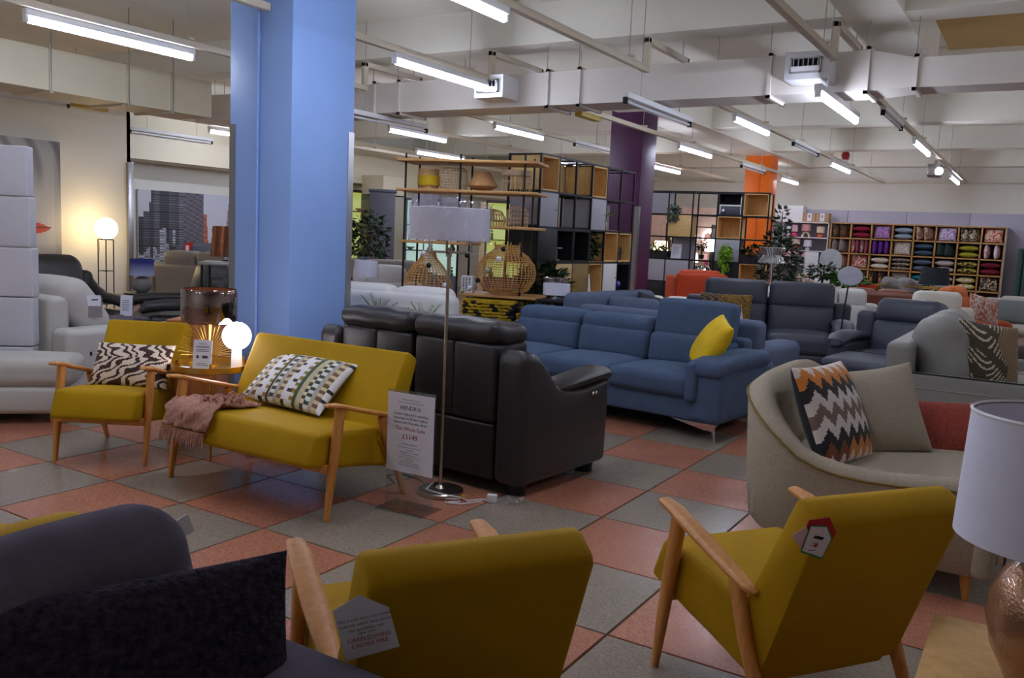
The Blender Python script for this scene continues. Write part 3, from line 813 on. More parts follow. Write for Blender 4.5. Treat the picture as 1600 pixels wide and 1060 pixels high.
single('black_flex', b, M_CABLE, 'thin black cable loop on the floor behind the two seater', 'cable')

# ================================================================== LARGE SOFAS
def feet(t, xs, ys, h=.06, r=.025, m=None):
    for x in xs:
        for y in ys: MB().lathe([(r, 0), (r * 1.1, h)], 12, (x, y, 0)).build('foot', m or M_BLK, t)

# --- black leather recliner sofa, seen from behind
t = thing('recliner_sofa', 'black leather two seat recliner sofa seen from behind, centre of the photo', 'sofa', (-3.135, 4.49, 0), PI - .085)
def topfn(h0, z0):
    def fn(P, u):
        P = P.copy(); y = P[:, 1]
        top = np.interp(y, [-.47, -.1, .12, .30, .42, .47], [.60, .57, .60, .80, .83, .80])
        k = (top - .06) / (.83 - .06)
        hz = (.83 - .06) / 2
        P[:, 2] = (P[:, 2] + hz) * k - hz
        return P
    return fn
for sx in (-1, 1):
    x0, x1 = (.64, .84) if sx > 0 else (-.84, -.64)
    a = MB().soft(x0, x1, -.47, .47, .06, .83, .055, (.03, .0, 0), fn=topfn(0, 0), m=3, q=9).build('arm', M_BLKL, t)
    pts = [(sx * .755, .17, .565), (sx * .755, .10, .582), (sx * .755, -.05, .598), (sx * .755, -.25, .615), (sx * .755, -.40, .625), (sx * .755, -.475, .615), (sx * .755, -.49, .60)]
    MB().tube(pts, [(.05, .02), (.085, .035), (.10, .045), (.105, .05), (.105, .05), (.09, .045), (.05, .02)], 16).build('arm_pad', M_BLKL, a)
    MB().ball((sx * .866, -.25, .53), .012, 10, 6).build('button', M_CHROME, a)
    MB().ball((sx * .866, -.215, .53), .012, 10, 6).build('button', M_CHROME, a)
for sx in (-1, 1):
    a, b = (.012, .625) if sx > 0 else (-.625, -.012)
    mid = (a + b) / 2
    for (p, q) in ((a, mid + .002), (mid - .002, b)):
        MB().soft(p, q, .33, .455, .40, .845, .022, (0, .012, 0)).build('back_panel', M_BLKL, t)
    MB().soft(a, b, .33, .45, .07, .395, .022, (0, .01, 0)).build('lower_back_panel', M_BLKL, t)
    MB().soft(a - .015, b + .015, .15, .475, .835, .955, .055, (0, 0, .02), R=rot(.10), m=3, q=5, fn=lambda P, u: P + np.stack([0 * u[:, 0], .006 * np.sin(14 * u[:, 0]), .006 * np.sin(9 * u[:, 0] + 4 * u[:, 1])], 1)).build('headrest', M_BLKL, t)
    MB().soft(a, b, .10, .36, .40, .87, .06, (0, .03, 0), R=rot(-.1)).build('backrest', M_BLKL, t)
    MB().soft(a, b, -.44, .2, .24, .46, .06, (0, 0, .025)).build('seat', M_BLKL, t)
    MB().soft(a, b, -.46, -.38, .10, .26, .03).build('footrest_panel', M_BLKL, t)
MB().box(-.63, .63, -.38, .33, .07, .26).build('frame', M_BLKM, t, smooth=False)
for x in (-.74, .74):
    for y in (-.36, .36): MB().lathe([(.055, 0), (.06, .06)], 14, (x, y, 0)).build('foot', M_BLK, t)

# --- blue fabric three seater
t = thing('blue_sofa', 'blue fabric three seat sofa with one raised headrest and a yellow cushion', 'sofa', (-3.20, 6.71, 0), -.115)
MB().soft(-1.18, 1.32, -.46, .49, .13, .33, .02).build('base', M_BLUEF, t)
for k in range(3):
    x0 = -1.08 + .72 * k; x1 = x0 + .72
    MB().soft(x0 + .004, x1 - .004, -.505, .22, .30, .465, .05, (0, .012, .03), m=3).build('seat_cushion', M_BLUEF, t)
    MB().soft(x0 + .004, x1 - .004, .13, .42, .42, .69, .055, (0, .02, 0), R=rot(-.16), m=3).build('back_cushion', M_BLUEF, t)
    if k < 2: MB().soft(x0 + .003, x1 - .003, .17, .47, .64, .80, .065, (0, .01, .012), m=3).build('headrest', M_BLUEF, t)
    else: MB().soft(x0 + .003, x1 - .003, .20, .36, .655, .985, .05, (0, .015, .01), R=rot(-.22), piv=(0, .28, .66), m=3).build('headrest', M_BLUEF, t)
MB().soft(-1.15, 1.15, .38, .51, .14, .70, .04).build('back_frame', M_BLUEF, t)
for sx in (-1, 1):
    x0, x1 = (1.08, 1.345) if sx > 0 else (-1.20, -1.08)
    MB().soft(x0, x1, -.50, .50, .125, .53, .06, m=3).build('arm', M_BLUEF, t)
    MB().soft(x0 - .01, x1 + .012, -.53, .42, .50, .625, .055, (0, 0, .012), m=3, fn=lambda P, u: P + np.stack([0 * u[:, 0], 0 * u[:, 0], -.03 * np.clip(-u[:, 1], 0, 1) ** 3], 1)).build('arm_pad', M_BLUEF, t)
    xi = x0 if sx > 0 else x1
    MB().soft(xi - .015 if sx > 0 else xi - .075, xi + .075 if sx > 0 else xi + .015, -.545, -.44, .285, .585, .035, m=3).build('arm_front_roll', M_BLUEF, t)
    for y in (-.47, .42):
        MB().tube([(1.31 if sx > 0 else -1.15, y, 0), (1.29 if sx > 0 else -1.13, y, .13)], [.010, .014], 8).build('leg', M_CHROME, t)
        e = 0 if sx > 0 else .16
        MB().prism([(sx * 1.33 + e, .135), (sx * .95 + e, .135), (sx * 1.23 + e, .085), (sx * 1.29 + e, .085)], y - .012, y + .012, 'y').build('leg_bracket', M_CHROME, t, smooth=False)
def yellow(u, v): return (222, 186, 8)
single('yellow_cushion', MB().pillow(.46, .44, .21, 14, .06), mat('yellow_velvet', (232, 190, 10), .7, var=.12, scale=10, sheen=.4, bump=.3, bscale=30), 'bright yellow velvet cushion against the right arm of the blue sofa', 'cushion', (-2.15, 6.45, .69), (-.55, .15, -1.08), ang=70, merge=True)
tg3 = thing('swing_tag', 'white swing tags hanging behind the right end of the blue sofa', 'tag', (-1.735, 6.80, .36), 1.3)
MB().prism([(-.02, .1), (.02, .1), (.03, -.06), (-.03, -.06)], -.001, .001, 'y').build('card', M_PAPER, tg3, smooth=False)
MB().box(-.012, .012, -.0024, -.0012, -.01, .02).build('red_mark', M_RED, tg3, smooth=False)
MB().tube([(0, 0, .1), (-.01, .03, .2)], .0015, 5).build('string', M_PAPER, tg3)

# --- blue-grey corner sofa, back to back with the blue one
t = thing('corner_sofa', 'pale blue grey fabric corner sofa standing behind the blue sofa', 'sofa', (-2.9, 8.02, 0), -.115)
MB().soft(-1.0, 1.0, -.72, .25, .06, .42, .03).build('base', M_BLUEG, t)
MB().soft(-1.0, 1.0, -.75, -.52, .3, .83, .06, m=3).build('backrest', M_BLUEG, t)
MB().soft(.76, 1.03, -.75, .25, .06, .61, .07, m=3).build('arm', M_BLUEG, t)
for k in range(2): MB().soft(-.76 + k * .76, .0 + k * .76, -.5, .27, .38, .50, .05, (0, 0, .02)).build('seat_cushion', M_BLUEG, t)
MB().soft(-1.03, -.78, -.75, .75, .06, .93, .08, m=3).build('side_back', M_BLUEG, t)
MB().soft(-.80, -.1, .25, .75, .06, .48, .05).build('chaise', M_BLUEG, t)
MB().soft(-.80, -.25, -.3, -.1, .46, .90, .07, (0, .03, 0), R=rot(-.1)).build('back_cushion', M_BLUEG, t)
feet(t, (-.9, .9), (-.6, .15))
single('dark_cushion', MB().pillow(.46, .44, .16, 12, .07), mat('charcoal_print', (50, 54, 60), .85, var=.5, scale=12), 'dark charcoal leaf print cushion at the back of the blue grey sofa', 'cushion', (-3.42, 8.42, .70), (-.6, .25, .6), ang=70, merge=True)
single('cream_cushion', MB().pillow(.62, .30, .15, 12, .05), mat('oat_cloth', (186, 178, 158), .9, var=.1, scale=30), 'oatmeal oblong cushion lying in front of the dark leaf cushion', 'cushion', (-3.22, 8.12, .66), (-.7, .1, .2), ang=70, merge=True)

# --- slate leather two seat recliner
t = thing('slate_sofa', 'slate grey leather two seat recliner with a leopard cushion, behind the blue sofa', 'sofa', (-2.72, 10.1, 0), .27)
for sx in (-1, 1):
    a, b = (.01, .74) if sx > 0 else (-.74, -.01)
    MB().soft(a, b, .10, .40, .74, 1.06, .07, (0, .03, 0), R=rot(-.12), m=3).build('headrest', M_SLATE, t)
    MB().soft(a, b, .06, .38, .40, .80, .07, (0, .035, 0), R=rot(-.15), m=3).build('backrest', M_SLATE, t)
    MB().soft(a, b, -.47, .2, .27, .50, .07, (0, .01, .035), m=3).build('seat', M_SLATE, t)
    MB().soft(a, b, -.47, -.38, .08, .28, .03).build('footrest_panel', M_SLATE, t)
    x0, x1 = (.72, .94) if sx > 0 else (-.94, -.72)
    MB().soft(x0, x1, -.46, .42, .05, .58, .05, (.01, 0, 0), m=3).build('arm', M_SLATE, t)
    c0 = sx * .82
    MB().tube([(c0, .20, .60), (c0, .05, .62), (c0, -.2, .63), (c0, -.38, .60), (c0, -.48, .54), (c0, -.50, .50)], [(.06, .03), (.11, .05), (.12, .06), (.12, .06), (.10, .05), (.05, .02)], 16).build('arm_pad', M_SLATE, t)
    MB().soft(x0 + .02 * sx, x1 - .0, .22, .47, .06, .84, .05, m=3).build('side_wing', M_SLATE, t)
MB().soft(-.74, .74, .34, .47, .06, .86, .04).build('back_panel', M_SLATE, t)
MB().box(-.7, .7, -.38, .34, .05, .28).build('frame', M_BLKM, t, smooth=False)
feet(t, (-.7, .7), (-.35, .35), .055)
def leopard(u, v):
    if u < .42: return (62, 48, 34) if math.sin(40 * u + 5 * math.sin(14 * v)) > 0 else (120, 98, 70)
    a = math.sin(60 * u + 3 * math.sin(31 * v)) * math.sin(52 * v + 3 * math.sin(27 * u))
    return (34, 26, 12) if abs(a) > .45 else (150, 114, 34)
pillow_obj('leopard_cushion', 'brown leopard print cushion on the slate recliner sofa', .60, .42, .15, leopard, (-3.12, 9.78, .70), (-.35, 0, .27), 44)
t2 = thing('price_tag', 'white pointed price tag hanging beside the leopard cushion', 'tag', (-2.78, 9.30, .62), .4)
MB().prism([(-.02, .12), (.0, .13), (.04, -.08), (-.01, -.1)], -.001, .001, 'y').build('card', M_PAPER, t2, smooth=False)
MB().tube([(0, 0, .13), (-.01, .02, .2)], .0015, 5).build('string', M_PAPER, t2)

# --- slate armchair with footrest out
t = thing('slate_armchair', 'slate grey leather recliner armchair with its footrest out, right of the slate sofa', 'armchair', (-1.15, 9.05, 0), -.25)
MB().soft(-.325, .325, .13, .42, .74, 1.0, .08, (0, .03, 0), R=rot(-.15), m=3, fn=lambda P, u: P * np.stack([1 - .06 * np.clip(u[:, 2], 0, 1), 1 + 0 * u[:, 0], 1 + 0 * u[:, 0]], 1)).build('headrest', M_SLATE, t)
MB().soft(-.32, .32, .08, .38, .40, .78, .07, (0, .03, 0), R=rot(-.15), m=3).build('backrest', M_SLATE, t)
MB().soft(-.31, .31, -.42, .2, .28, .49, .06, (0, 0, .03), m=3).build('seat', M_SLATE, t)
MB().soft(-.32, .32, -.98, -.42, .32, .49, .06, (0, 0, .02), R=rot(.06), m=3).build('footrest', M_SLATE, t)
MB().soft(-.31, .31, -.95, -.45, .20, .33, .03, R=rot(.06)).build('footrest_panel', M_SLATE, t)
for sx in (-1, 1):
    x0, x1 = (.33, .53) if sx > 0 else (-.53, -.33)
    MB().soft(x0, x1, -.42, .42, .05, .58, .05, m=3).build('arm', M_SLATE, t)
    c0 = sx * .42
    MB().tube([(c0, .24, .60), (c0, .05, .62), (c0, -.2, .63), (c0, -.36, .61), (c0, -.44, .57), (c0, -.46, .53)], [(.05, .03), (.10, .05), (.115, .055), (.115, .055), (.09, .045), (.04, .02)], 16).build('arm_pad', M_SLATE, t)
    MB().soft(x0, x1 - .03 * sx if sx > 0 else x1, .18, .46, .06, .86, .06, m=3).build('side_wing', M_SLATE, t)
MB().box(-.34, .34, -.38, .40, .05, .5).build('frame', M_BLKM, t, smooth=False)
feet(t, (-.4, .4), (-.3, .33), .055)

# --- light grey leather sofa, side on
t = thing('grey_leather_sofa', 'light grey leather sofa side on, behind the beige sofa, with a palm cushion', 'sofa', (-.25, 7.55, 0), PI / 2)
# local: front = -y -> world +x ; local x -> world +y
W2 = .86
MB().soft(-.80, .80, -.62, .55, .10, .36, .04).build('base', M_LGREY, t)
for sx in (-1, 1):
    x0, x1 = (.79, .86) if sx > 0 else (-.86, -.79)
    MB().soft(x0, x1, -.85, .60, .08, .615, .03, m=3).build('arm', M_LGREY, t)
    MB().soft(min(sx * .67, sx * .80), max(sx * .67, sx * .80), -.84, .5, .30, .52, .05, m=3).build('arm_bolster', M_LGREY, t)
    MB().soft(x0 - .004, x1 + .004, -.852, .60, .50, .512, .005).build('seam', M_LGREY, t)
MB().tube([(-.856, -.85, .612), (-.856, .3, .612), (-.856, .58, .612)], .005, 6).build('piping', M_BLKM, t)
MB().soft(-.85, .85, .50, .68, .10, .82, .05, m=3).build('back_frame', M_LGREY, t)
for k in range(2):
    a = -.66 + .66 * k
    MB().soft(a + .005, a + .655, -.80, .26, .34, .50, .06, (0, 0, .03), m=3).build('seat_cushion', M_LGREY, t)
    MB().soft(a + .005, a + .655, .20, .50, .47, .99, .11, (0, .05, .02), R=rot(-.2), m=3, q=6, fn=lambda P, u: P + np.stack([0 * u[:, 0], .012 * np.sin(7 * u[:, 0] + 5 * u[:, 2]), .012 * np.sin(8 * u[:, 0] + 1)], 1)).build('back_cushion', M_LGREY, t)
feet(t, (-.75, .75), (-.5, .5), .1)
def palm(u, v):
    a = math.sin(64 * (v + .35 * math.sin(4.5 * u)) + 9 * math.sin(3.1 * u + 2.3 * v)); b = math.sin(11 * u + 15 * v)
    if u > .62 + .1 * math.sin(7 * v): return (150, 128, 96) if a > .72 else (124, 100, 70)
    return (206, 194, 166) if a > .5 and b > -.35 else (70, 62, 44)
pillow_obj('palm_cushion', 'brown and cream palm leaf print cushion on the light grey leather sofa', .50, .48, .18, palm, (-.30, 7.22, .74), (-.28, .12, .72), 56, .05, (74, 72, 50))

# --- beige tub sofa
t = thing('beige_sofa', 'beige woven curved sofa with dark gold piping at right', 'sofa', (-.6, 4.72, 0))
path = []; hs = []
def addp(x, y, h): path.append((x, y)); hs.append(h)
for x, h in ((.53, .55), (.40, .535), (.28, .522), (.16, .512), (.04, .507), (-.08, .512), (-.18, .53), (-.27, .565)): addp(x, -.80, h)
for k in range(1, 8):
    a = PI / 2 * k / 8; addp(-.27 - .33 * math.sin(a), -.80 + .36 * (1 - math.cos(a)), .575 + .235 * math.sin(PI / 2 * k / 8) ** 1.1)
for y, h in ((-.44, .815), (-.3, .828), (-.12, .832), (.12, .832), (.3, .828), (.44, .815)): addp(-.60, y, h)
n0 = len(path)
for i in range(7): addp(path[14 - i][0], -path[14 - i][1], hs[14 - i])
for i in range(8): addp(path[7 - i][0], -path[7 - i][1], hs[7 - i])
P2 = np.array(path); n = len(P2)
tn = np.zeros_like(P2); tn[1:-1] = P2[2:] - P2[:-2]; tn[0] = P2[1] - P2[0]; tn[-1] = P2[-1] - P2[-2]
tn /= np.linalg.norm(tn, axis=1)[:, None]
inw = np.stack([tn[:, 1], -tn[:, 0]], 1)   # points inwards
if (inw[n // 2] @ np.array([1, 0])) < 0: inw = -inw
sec = lambda h: [(.075, .115), (.045, .15), (.02, .34), (.0, h - .06), (.004, h - .035), (.03, h - .008), (.065, h), (.10, h - .012), (.13, h - .05), (.14, h - .12), (.15, .32), (.15, .16)]
V = []; ns = 12
for i in range(n):
    for (o_, z) in sec(hs[i]): V.append((P2[i, 0] + inw[i, 0] * o_, P2[i, 1] + inw[i, 1] * o_, z))
F = []
for i in range(n - 1):
    for k in range(ns - 1): F.append((i * ns + k, i * ns + k + 1, (i + 1) * ns + k + 1, (i + 1) * ns + k))
F.append(tuple(range(ns))); F.append(tuple(reversed(range((n - 1) * ns, n * ns))))
MB().add(V, F).build('shell', M_BEIGE, t, ang=55)
pp = [(P2[i, 0] - inw[i, 0] * .003, P2[i, 1] - inw[i, 1] * .003, hs[i] - .045) for i in range(n)]
MB().tube(pp, .006, 6).build('piping', mat('gold_piping', (126, 96, 40), .7, var=0), t)
for sy in (-1, 1):
    MB().soft(.46, .542, min(sy * .655, sy * .785), max(sy * .655, sy * .785), .125, .50, .03, m=3).build('arm_front', M_BEIGE, t)
MB().soft(-.50, .56, -.68, .68, .16, .34, .03).build('base', M_BEIGE, t)
MB().soft(-.47, .60, -.66, .66, .33, .455, .05, (0, 0, .025), m=3).build('seat_cushion', M_BEIGE, t)
for x in (.45, -.32):
    for y in (-.68, .68): MB().tube([(x * 1.0, y * 1.0, 0), (x * .96, y * .97, .17)], [.016, .03], 10).build('leg', M_BEECH, t)
def harl(u, v):
    cols = [(214, 200, 190), (196, 116, 40), (28, 26, 30), (214, 204, 198), (116, 96, 84), (206, 196, 190), (30, 28, 32), (200, 122, 44)]
    x = u * 6; fx = abs((x % 1) - .5) * 2; y = v * 8.0 + fx
    c = cols[int(y) % 8]
    if c == (196, 116, 40) and u < .35: return (120, 62, 28)
    return c
pillow_obj('geometric_cushion', 'cushion of white, orange and black triangles at the near end of the beige sofa', .50, .50, .20, harl, (-.80, 4.27, .675), (-.42, 0, 1.32), 64, .05, (20, 20, 26))
single('beige_cushion', MB().pillow(.47, .47, .20, 16, .08), M_BEIGE2, 'large plain beige scatter cushion on the beige sofa', 'cushion', (-.66, 4.62, .655), (-.42, -.16, .58), ang=70, merge=True)
M_RUST = mat('rust_weave', (146, 62, 48), .95, var=.35, scale=34, bump=.6, bscale=120, stretch=(3, 3, 1))
single('rust_cushion', MB().pillow(.52, .34, .16, 12, .05), M_RUST, 'rust red woven oblong cushion half hidden by the lamp shade', 'cushion', (-.36, 4.95, .55), (-.75, 0, .5), ang=70, merge=True)

# ================================================================== NEAR RIGHT: TABLE AND LAMP
t = thing('oak_table', 'pale oak lamp table at the bottom right corner', 'side table', (.19, 2.22, 0))
for k in range(4):
    MB().bbox(-.35 + k * .14 * 1.25, -.35 + (k + 1) * .14 * 1.25 - .0012, -.28, .28, .465, .50, .004).build('board', M_OAKL, t)
b = MB(); b.box(-.31, .31, -.245, -.22, .38, .465); b.box(-.31, .31, .22, .245, .38, .465); b.box(-.32, -.295, -.245, .245, .38, .465); b.box(.295, .32, -.245, .245, .38, .465)
b.build('apron', M_OAKL, t, smooth=False)
for x in (-.3, .3):
    for y in (-.23, .23): MB().bbox(x - .028, x + .028, y - .028, y + .028, 0, .47, .004).build('leg', M_OAKL, t)
t = thing('ceramic_lamp', 'large lamp with white drum shade and bronze crackle base on the oak table', 'table lamp', (.075, 2.20, .50))
M_BRONZE = mat('bronze_crackle', (168, 126, 94), .3, .5, var=.3, scale=14, bump=.12, bscale=140, kind='leather', coat=.6)
MB().lathe([(0, 0), (.055, 0), (.065, .01), (.10, .08), (.116, .15), (.112, .2), (.09, .255), (.06, .29), (.045, .31), (.042, .335), (0, .335)], 36, cap=False).build('base', M_BRONZE, t)
MB().tube([(0, 0, .33), (0, 0, .42)], .008, 8).build('stem', M_NICKEL, t)
MB().lathe([(.196, .335), (.2, .337), (.188, .615), (.184, .617)], 56, cap=False).build('shade', M_LINEN, t)
MB().lathe([(.19, .34), (.18, .614)], 56, cap=False).build('lining', M_LINEN, t)
MB().lathe([(.188, .612), (.1905, .618), (.186, .622), (.182, .617)], 56, cap=False).build('shade_rim', M_WHT, t)
MB().ball((0, 0, .46), .035).build('bulb', M_PLAST, t)

# ================================================================== NEAR LEFT: CHARCOAL SOFA
t = thing('charcoal_sofa', 'charcoal fabric sofa in the bottom left foreground', 'sofa', (-1.15, .45, 0), PI / 2)
# local x -> world +y ; front (-y) -> world +x
MB().soft(-.9, .76, -.42, .42, .08, .36, .04).build('base', M_CHARF, t)
MB().soft(.56, .765, -.45, .44, .08, .615, .035, (0, 0, .01), m=3).build('arm', M_CHARF, t)
MB().soft(-.9, .72, .36, .52, .10, .72, .05).build('back_frame', M_CHARF, t)
MB().soft(-.9, .55, -.42, .3, .33, .47, .05, (0, 0, .02)).build('seat_cushion', M_CHARF, t)
MB().soft(-.10, .69, .24, .44, .46, .865, .085, (0, .03, .02), R=rot(-.12), m=4, q=6, fn=lambda P, u: P + np.stack([-.03 * np.clip(u[:, 2], 0, 1) * u[:, 0], 0 * u[:, 0], .015 * u[:, 0]], 1)).build('back_cushion', M_CHARF, t)
MB().soft(-.85, -.11, .24, .44, .46, .865, .085, (0, .03, .02), R=rot(-.12), m=4).build('back_cushion', M_CHARF, t)
MB().prism([(.655, .83), (.692, .842), (.71, .80), (.672, .79)], .335, .338, 'y').build('care_label', M_PAPER, t, smooth=False)
feet(t, (-.8, .7), (-.38, .38), .08)
M_BLKCH = mat('black_chenille', (50, 46, 56), 1.0, var=.6, scale=60, bump=1.0, bscale=90, sheen=.25, spec=.05)
single('chenille_cushion', MB().pillow(.86, .50, .20, 22, .04), M_BLKCH, 'black fluffy chenille cushion filling the bottom left corner', 'cushion', (-1.346, .755, .575), (-.26, .0, 1.13), ang=75, merge=True)
t = thing('mustard_tub_chair', 'mustard chair of which only the rounded back top shows behind the charcoal sofa', 'armchair', (-2.34, .90, 0), PI / 2 + .10)
MB().soft(-.36, .36, -.42, -.24, .2, .70, .08, (0, .02, .02), m=3).build('backrest', M_MUST, t)
MB().soft(-.34, .34, -.3, .32, .2, .42, .06, (0, 0, .02)).build('seat', M_MUST, t)
for sx in (-1, 1): MB().soft(min(sx * .3, sx * .4), max(sx * .3, sx * .4), -.36, .3, .2, .58, .05).build('arm', M_MUST, t)
for x in (-.3, .3):
    for y in (-.32, .26): MB().tube([(x, y, 0), (x * .95, y, .21)], [.012, .022], 8).build('leg', M_BEECH, t)

# ================================================================== MIDDLE: RATTAN RACK
def wicker(parent, prof, ribs, rings, m, r=.004, name='weave', seg=20, c=(0, 0, 0)):
    mb = MB()
    pz = np.array(prof, float)
    L = np.concatenate([[0], np.cumsum(np.hypot(*np.diff(pz, axis=0).T))]); L /= L[-1]
    for k in range(ribs):
        a = 2 * PI * k / ribs
        mb.tube([(c[0] + p[0] * math.cos(a), c[1] + p[0] * math.sin(a), c[2] + p[1]) for p in prof], r, 4, cap=False)
    for k in range(rings):
        t = k / (rings - 1); rr = np.interp(t, L, pz[:, 0]); zz = np.interp(t, L, pz[:, 1])
        mb.tube([(c[0] + rr * math.cos(2 * PI * i / seg), c[1] + rr * math.sin(2 * PI * i / seg), c[2] + zz) for i in range(seg)], r, 4, closed=True)
    return mb.build(name, m, parent)
RK = thing('open_shelf', 'tall open shelf of black poles and oak boards holding rattan shades', 'shelf', (-5.03, 7.18, 0), .289)
rk_p = ((-.66, 0), (-.07, 0), (.60, 0), (-.66, .38), (-.07, .38), (.60, .38))
for x, y in rk_p: MB().tube([(x, y, 0), (x, y, 2.245)], .011, 8).build('pole', M_BLK, RK)
for z, x0, x1 in ((2.16, -.74, .74), (1.86, -.74, .74), (1.335, -.70, .04), (1.515, .16, .74), (.825, -.02, .78), (.30, -.74, .74)):
    MB().bbox(x0, x1, -.06, .44, z, z + .028, .006).build('shelf_board', M_OAK, RK)
RKM = np.array(Matrix.Rotation(.289, 3, 'Z'))
def rk(x, y, z): v = RKM @ np.array([x, y, z]); return (v[0] - 5.03, v[1] + 7.18, v[2])
def rshade(label, x, y, z, prof, ribs, rings, m, r=.004, extra=None, group=None):
    t = thing('rattan_lantern', label, 'lantern', rk(x, y, z), .3)
    wicker(t, prof, ribs, rings, m, r)
    if extra: extra(t)
    return t
M_MUSTF = mat('mustard_cloth', (182, 150, 20), .85, var=.06)
def ex1(t):
    MB().lathe([(.118, .04), (.118, .14)], 28, cap=False).build('cloth_band', M_MUSTF, t)
    MB().lathe([(.098, .0), (.098, .20)], 24, cap=False).build('lining', M_RATTL, t)
rshade('rattan drum shade with a mustard cloth band, leftmost on the upper board', -.45, .12, 1.888, [(.1, 0), (.1, .205)], 28, 10, M_RATT, .004, ex1)
rshade('pale open wicker cylinder basket, second on the upper board', -.18, .12, 1.888, [(.13, 0), (.14, .06), (.14, .19), (.11, .225), (.02, .23)], 30, 12, M_RATTL, .0035)
def ex3(t): MB().lathe([(.06, 0), (.15, .045), (.152, .055), (.07, .19)], 30, cap=False).build('cord_skin', mat('cord', (172, 128, 84), .8, var=.25, scale=60), t)
rshade('brown cord spinning top shaped shade, third on the upper board', .13, .12, 1.888, [(.06, 0), (.155, .05), (.07, .19)], 44, 4, mat('cord', (172, 128, 84), .8, var=.25, scale=60), .003, ex3)
rshade('openwork wicker drum with thick rim, rightmost on the upper board', .48, .14, 1.888, [(.15, 0), (.15, .205)], 18, 3, M_RATTL, .004, lambda t: wicker(t, [(.15, .17), (.152, .21)], 40, 4, M_RATTL, .006, 'rim'))
rshade('rattan cage shade on the right half board', .50, .15, 1.543, [(.11, 0), (.11, .16), (.06, .2)], 20, 6, M_RATTL, .0035)
rshade('round ribbed rattan shade behind the floor lamp drum', .22, .2, 1.543, [(.13, 0), (.14, .08), (.10, .15), (.02, .17)], 26, 5, M_RATT, .0045)
rshade('small rattan globe on the left half board', -.30, .15, 1.363, [(.05, 0), (.11, .06), (.11, .10), (.05, .16)], 26, 5, M_RATT, .004)
cl = thing('rattan_pendant', 'large bell shaped open weave rattan pendant at the left of the shelf', 'pendant lamp', rk(-.42, .1, .86), .3)
wicker(cl, [(.255, 0), (.25, .06), (.22, .15), (.16, .24), (.09, .32), (.065, .40)], 34, 17, M_RATT, .0045)
MB().tube([(0, 0, .40), (0, 0, .475)], .004, 6).build('cord', M_PAPER, cl)
MB().tube([(0, 0, .39), (0, 0, .43)], .02, 8).build('lamp_holder', M_PAPER, cl)
sp = thing('rattan_sphere', 'large round rattan lantern with collar on the low oak board', 'lantern', rk(.42, .12, .855), .3)
wicker(sp, [(.14, 0), (.23, .05), (.29, .14), (.305, .22), (.285, .31), (.22, .39), (.14, .45), (.125, .47), (.13, .50)], 40, 26, M_RATT, .0038)
for k in range(4): MB().tube([(.13 * math.cos(k * PI / 2), .13 * math.sin(k * PI / 2), .49), (.13 * math.cos(k * PI / 2), .13 * math.sin(k * PI / 2), .53)], .008, 6).build('post', M_RATT, sp)
bx = thing('patterned_box', 'small white box with dark brush strokes on the low oak board', 'box', rk(.03, .08, .853), .3)
MB().bbox(-.06, .06, -.05, .05, 0, .17, .004).build('body', M_WHT, bx)
b = MB()
for k in range(9):
    z = .02 + .016 * k
    for x in (-.032, .0, .034): b.box(x - .011 - .004 * (k % 2), x + .008, -.0515, -.05, z, z + .009)
b.build('pattern', M_INK, bx, smooth=False)
cols = {'black': M_BLK, 'white': M_LINEN, 'sage': mat('sage', (150, 156, 134), .9, var=.05)}
for gi, (lb, balls) in enumerate((('left string of black, white and sage felt balls hanging on the shelf', ((-.36, 1.24, 'white'), (-.30, 1.12, 'black'), (-.24, 1.03, 'sage'), (-.12, .93, 'white'), (-.08, .88, 'black'))),
                                  ('right string of black, white and sage felt balls across the rattan lantern', ((.10, 1.24, 'black'), (.47, 1.32, 'black'), (.43, 1.22, 'white'), (.31, 1.10, 'sage'), (.22, 1.0, 'black'), (.14, .92, 'white'), (.06, .885, 'sage'))))):
    g = thing('felt_ball_garland', lb, 'garland', rk(0, -.20, 0), .289)
    MB().tube([(x, 0, z) for x, z, c in balls], .002, 4).build('string', M_PAPER, g)
    for x, z, c in balls: MB().ball((x, 0, z), .026, 14, 10).build('felt_ball', cols[c], g)
kp = thing('knitted_pouffe', 'mustard and black chunky knit pouffe under the rattan shelf', 'pouffe', rk(.34, .07, .328), .289)
MB().soft(-.27, .27, -.2, .2, .0, .46, .06).build('core', M_BLKM, kp)
b = MB(); b2 = MB(); KR = random.Random(3)
for fx in range(4):
    for i in range(9 if fx < 2 else 7):
        for j in range(14):
            p = -.25 + .5 * (i + .5 * (j % 2)) / 9 if fx < 2 else -.19 + .38 * (i + .5 * (j % 2)) / 7
            z = .03 + .42 * j / 13; L = .034; w = .014
            R_ = rot(0, KR.uniform(-.4, .4), 0) if fx < 2 else rot(KR.uniform(-.4, .4))
            tgt = b2 if KR.random() < .22 else b
            if fx < 2:
                y = -.215 if fx == 0 else .215
                tgt.soft(p - L, p + L, y - .018, y + .018, z - w, z + w, .013, R=R_, m=1, q=1)
            else:
                x = -.285 if fx == 2 else .285
                tgt.soft(x - .018, x + .018, p - L, p + L, z - w, z + w, .013, R=R_, m=1, q=1)
for i in range(9):
    for j in range(11):
        p = -.25 + .5 * (i + .5 * (j % 2)) / 9; y = -.19 + .38 * j / 10
        b.soft(p - .034, p + .034, y - .016, y + .016,   .45, .482, .013, R=rot(0, 0, KR.uniform(-.4, .4)), m=1, q=1)
M_KNIT = mat('mustard_knit', (168, 136, 20), .95, var=.3, scale=18, bump=.5, bscale=120)
stuff(b.build('knit_loops', M_KNIT, kp)); stuff(b2.build('dark_loops', M_BLKM, kp))

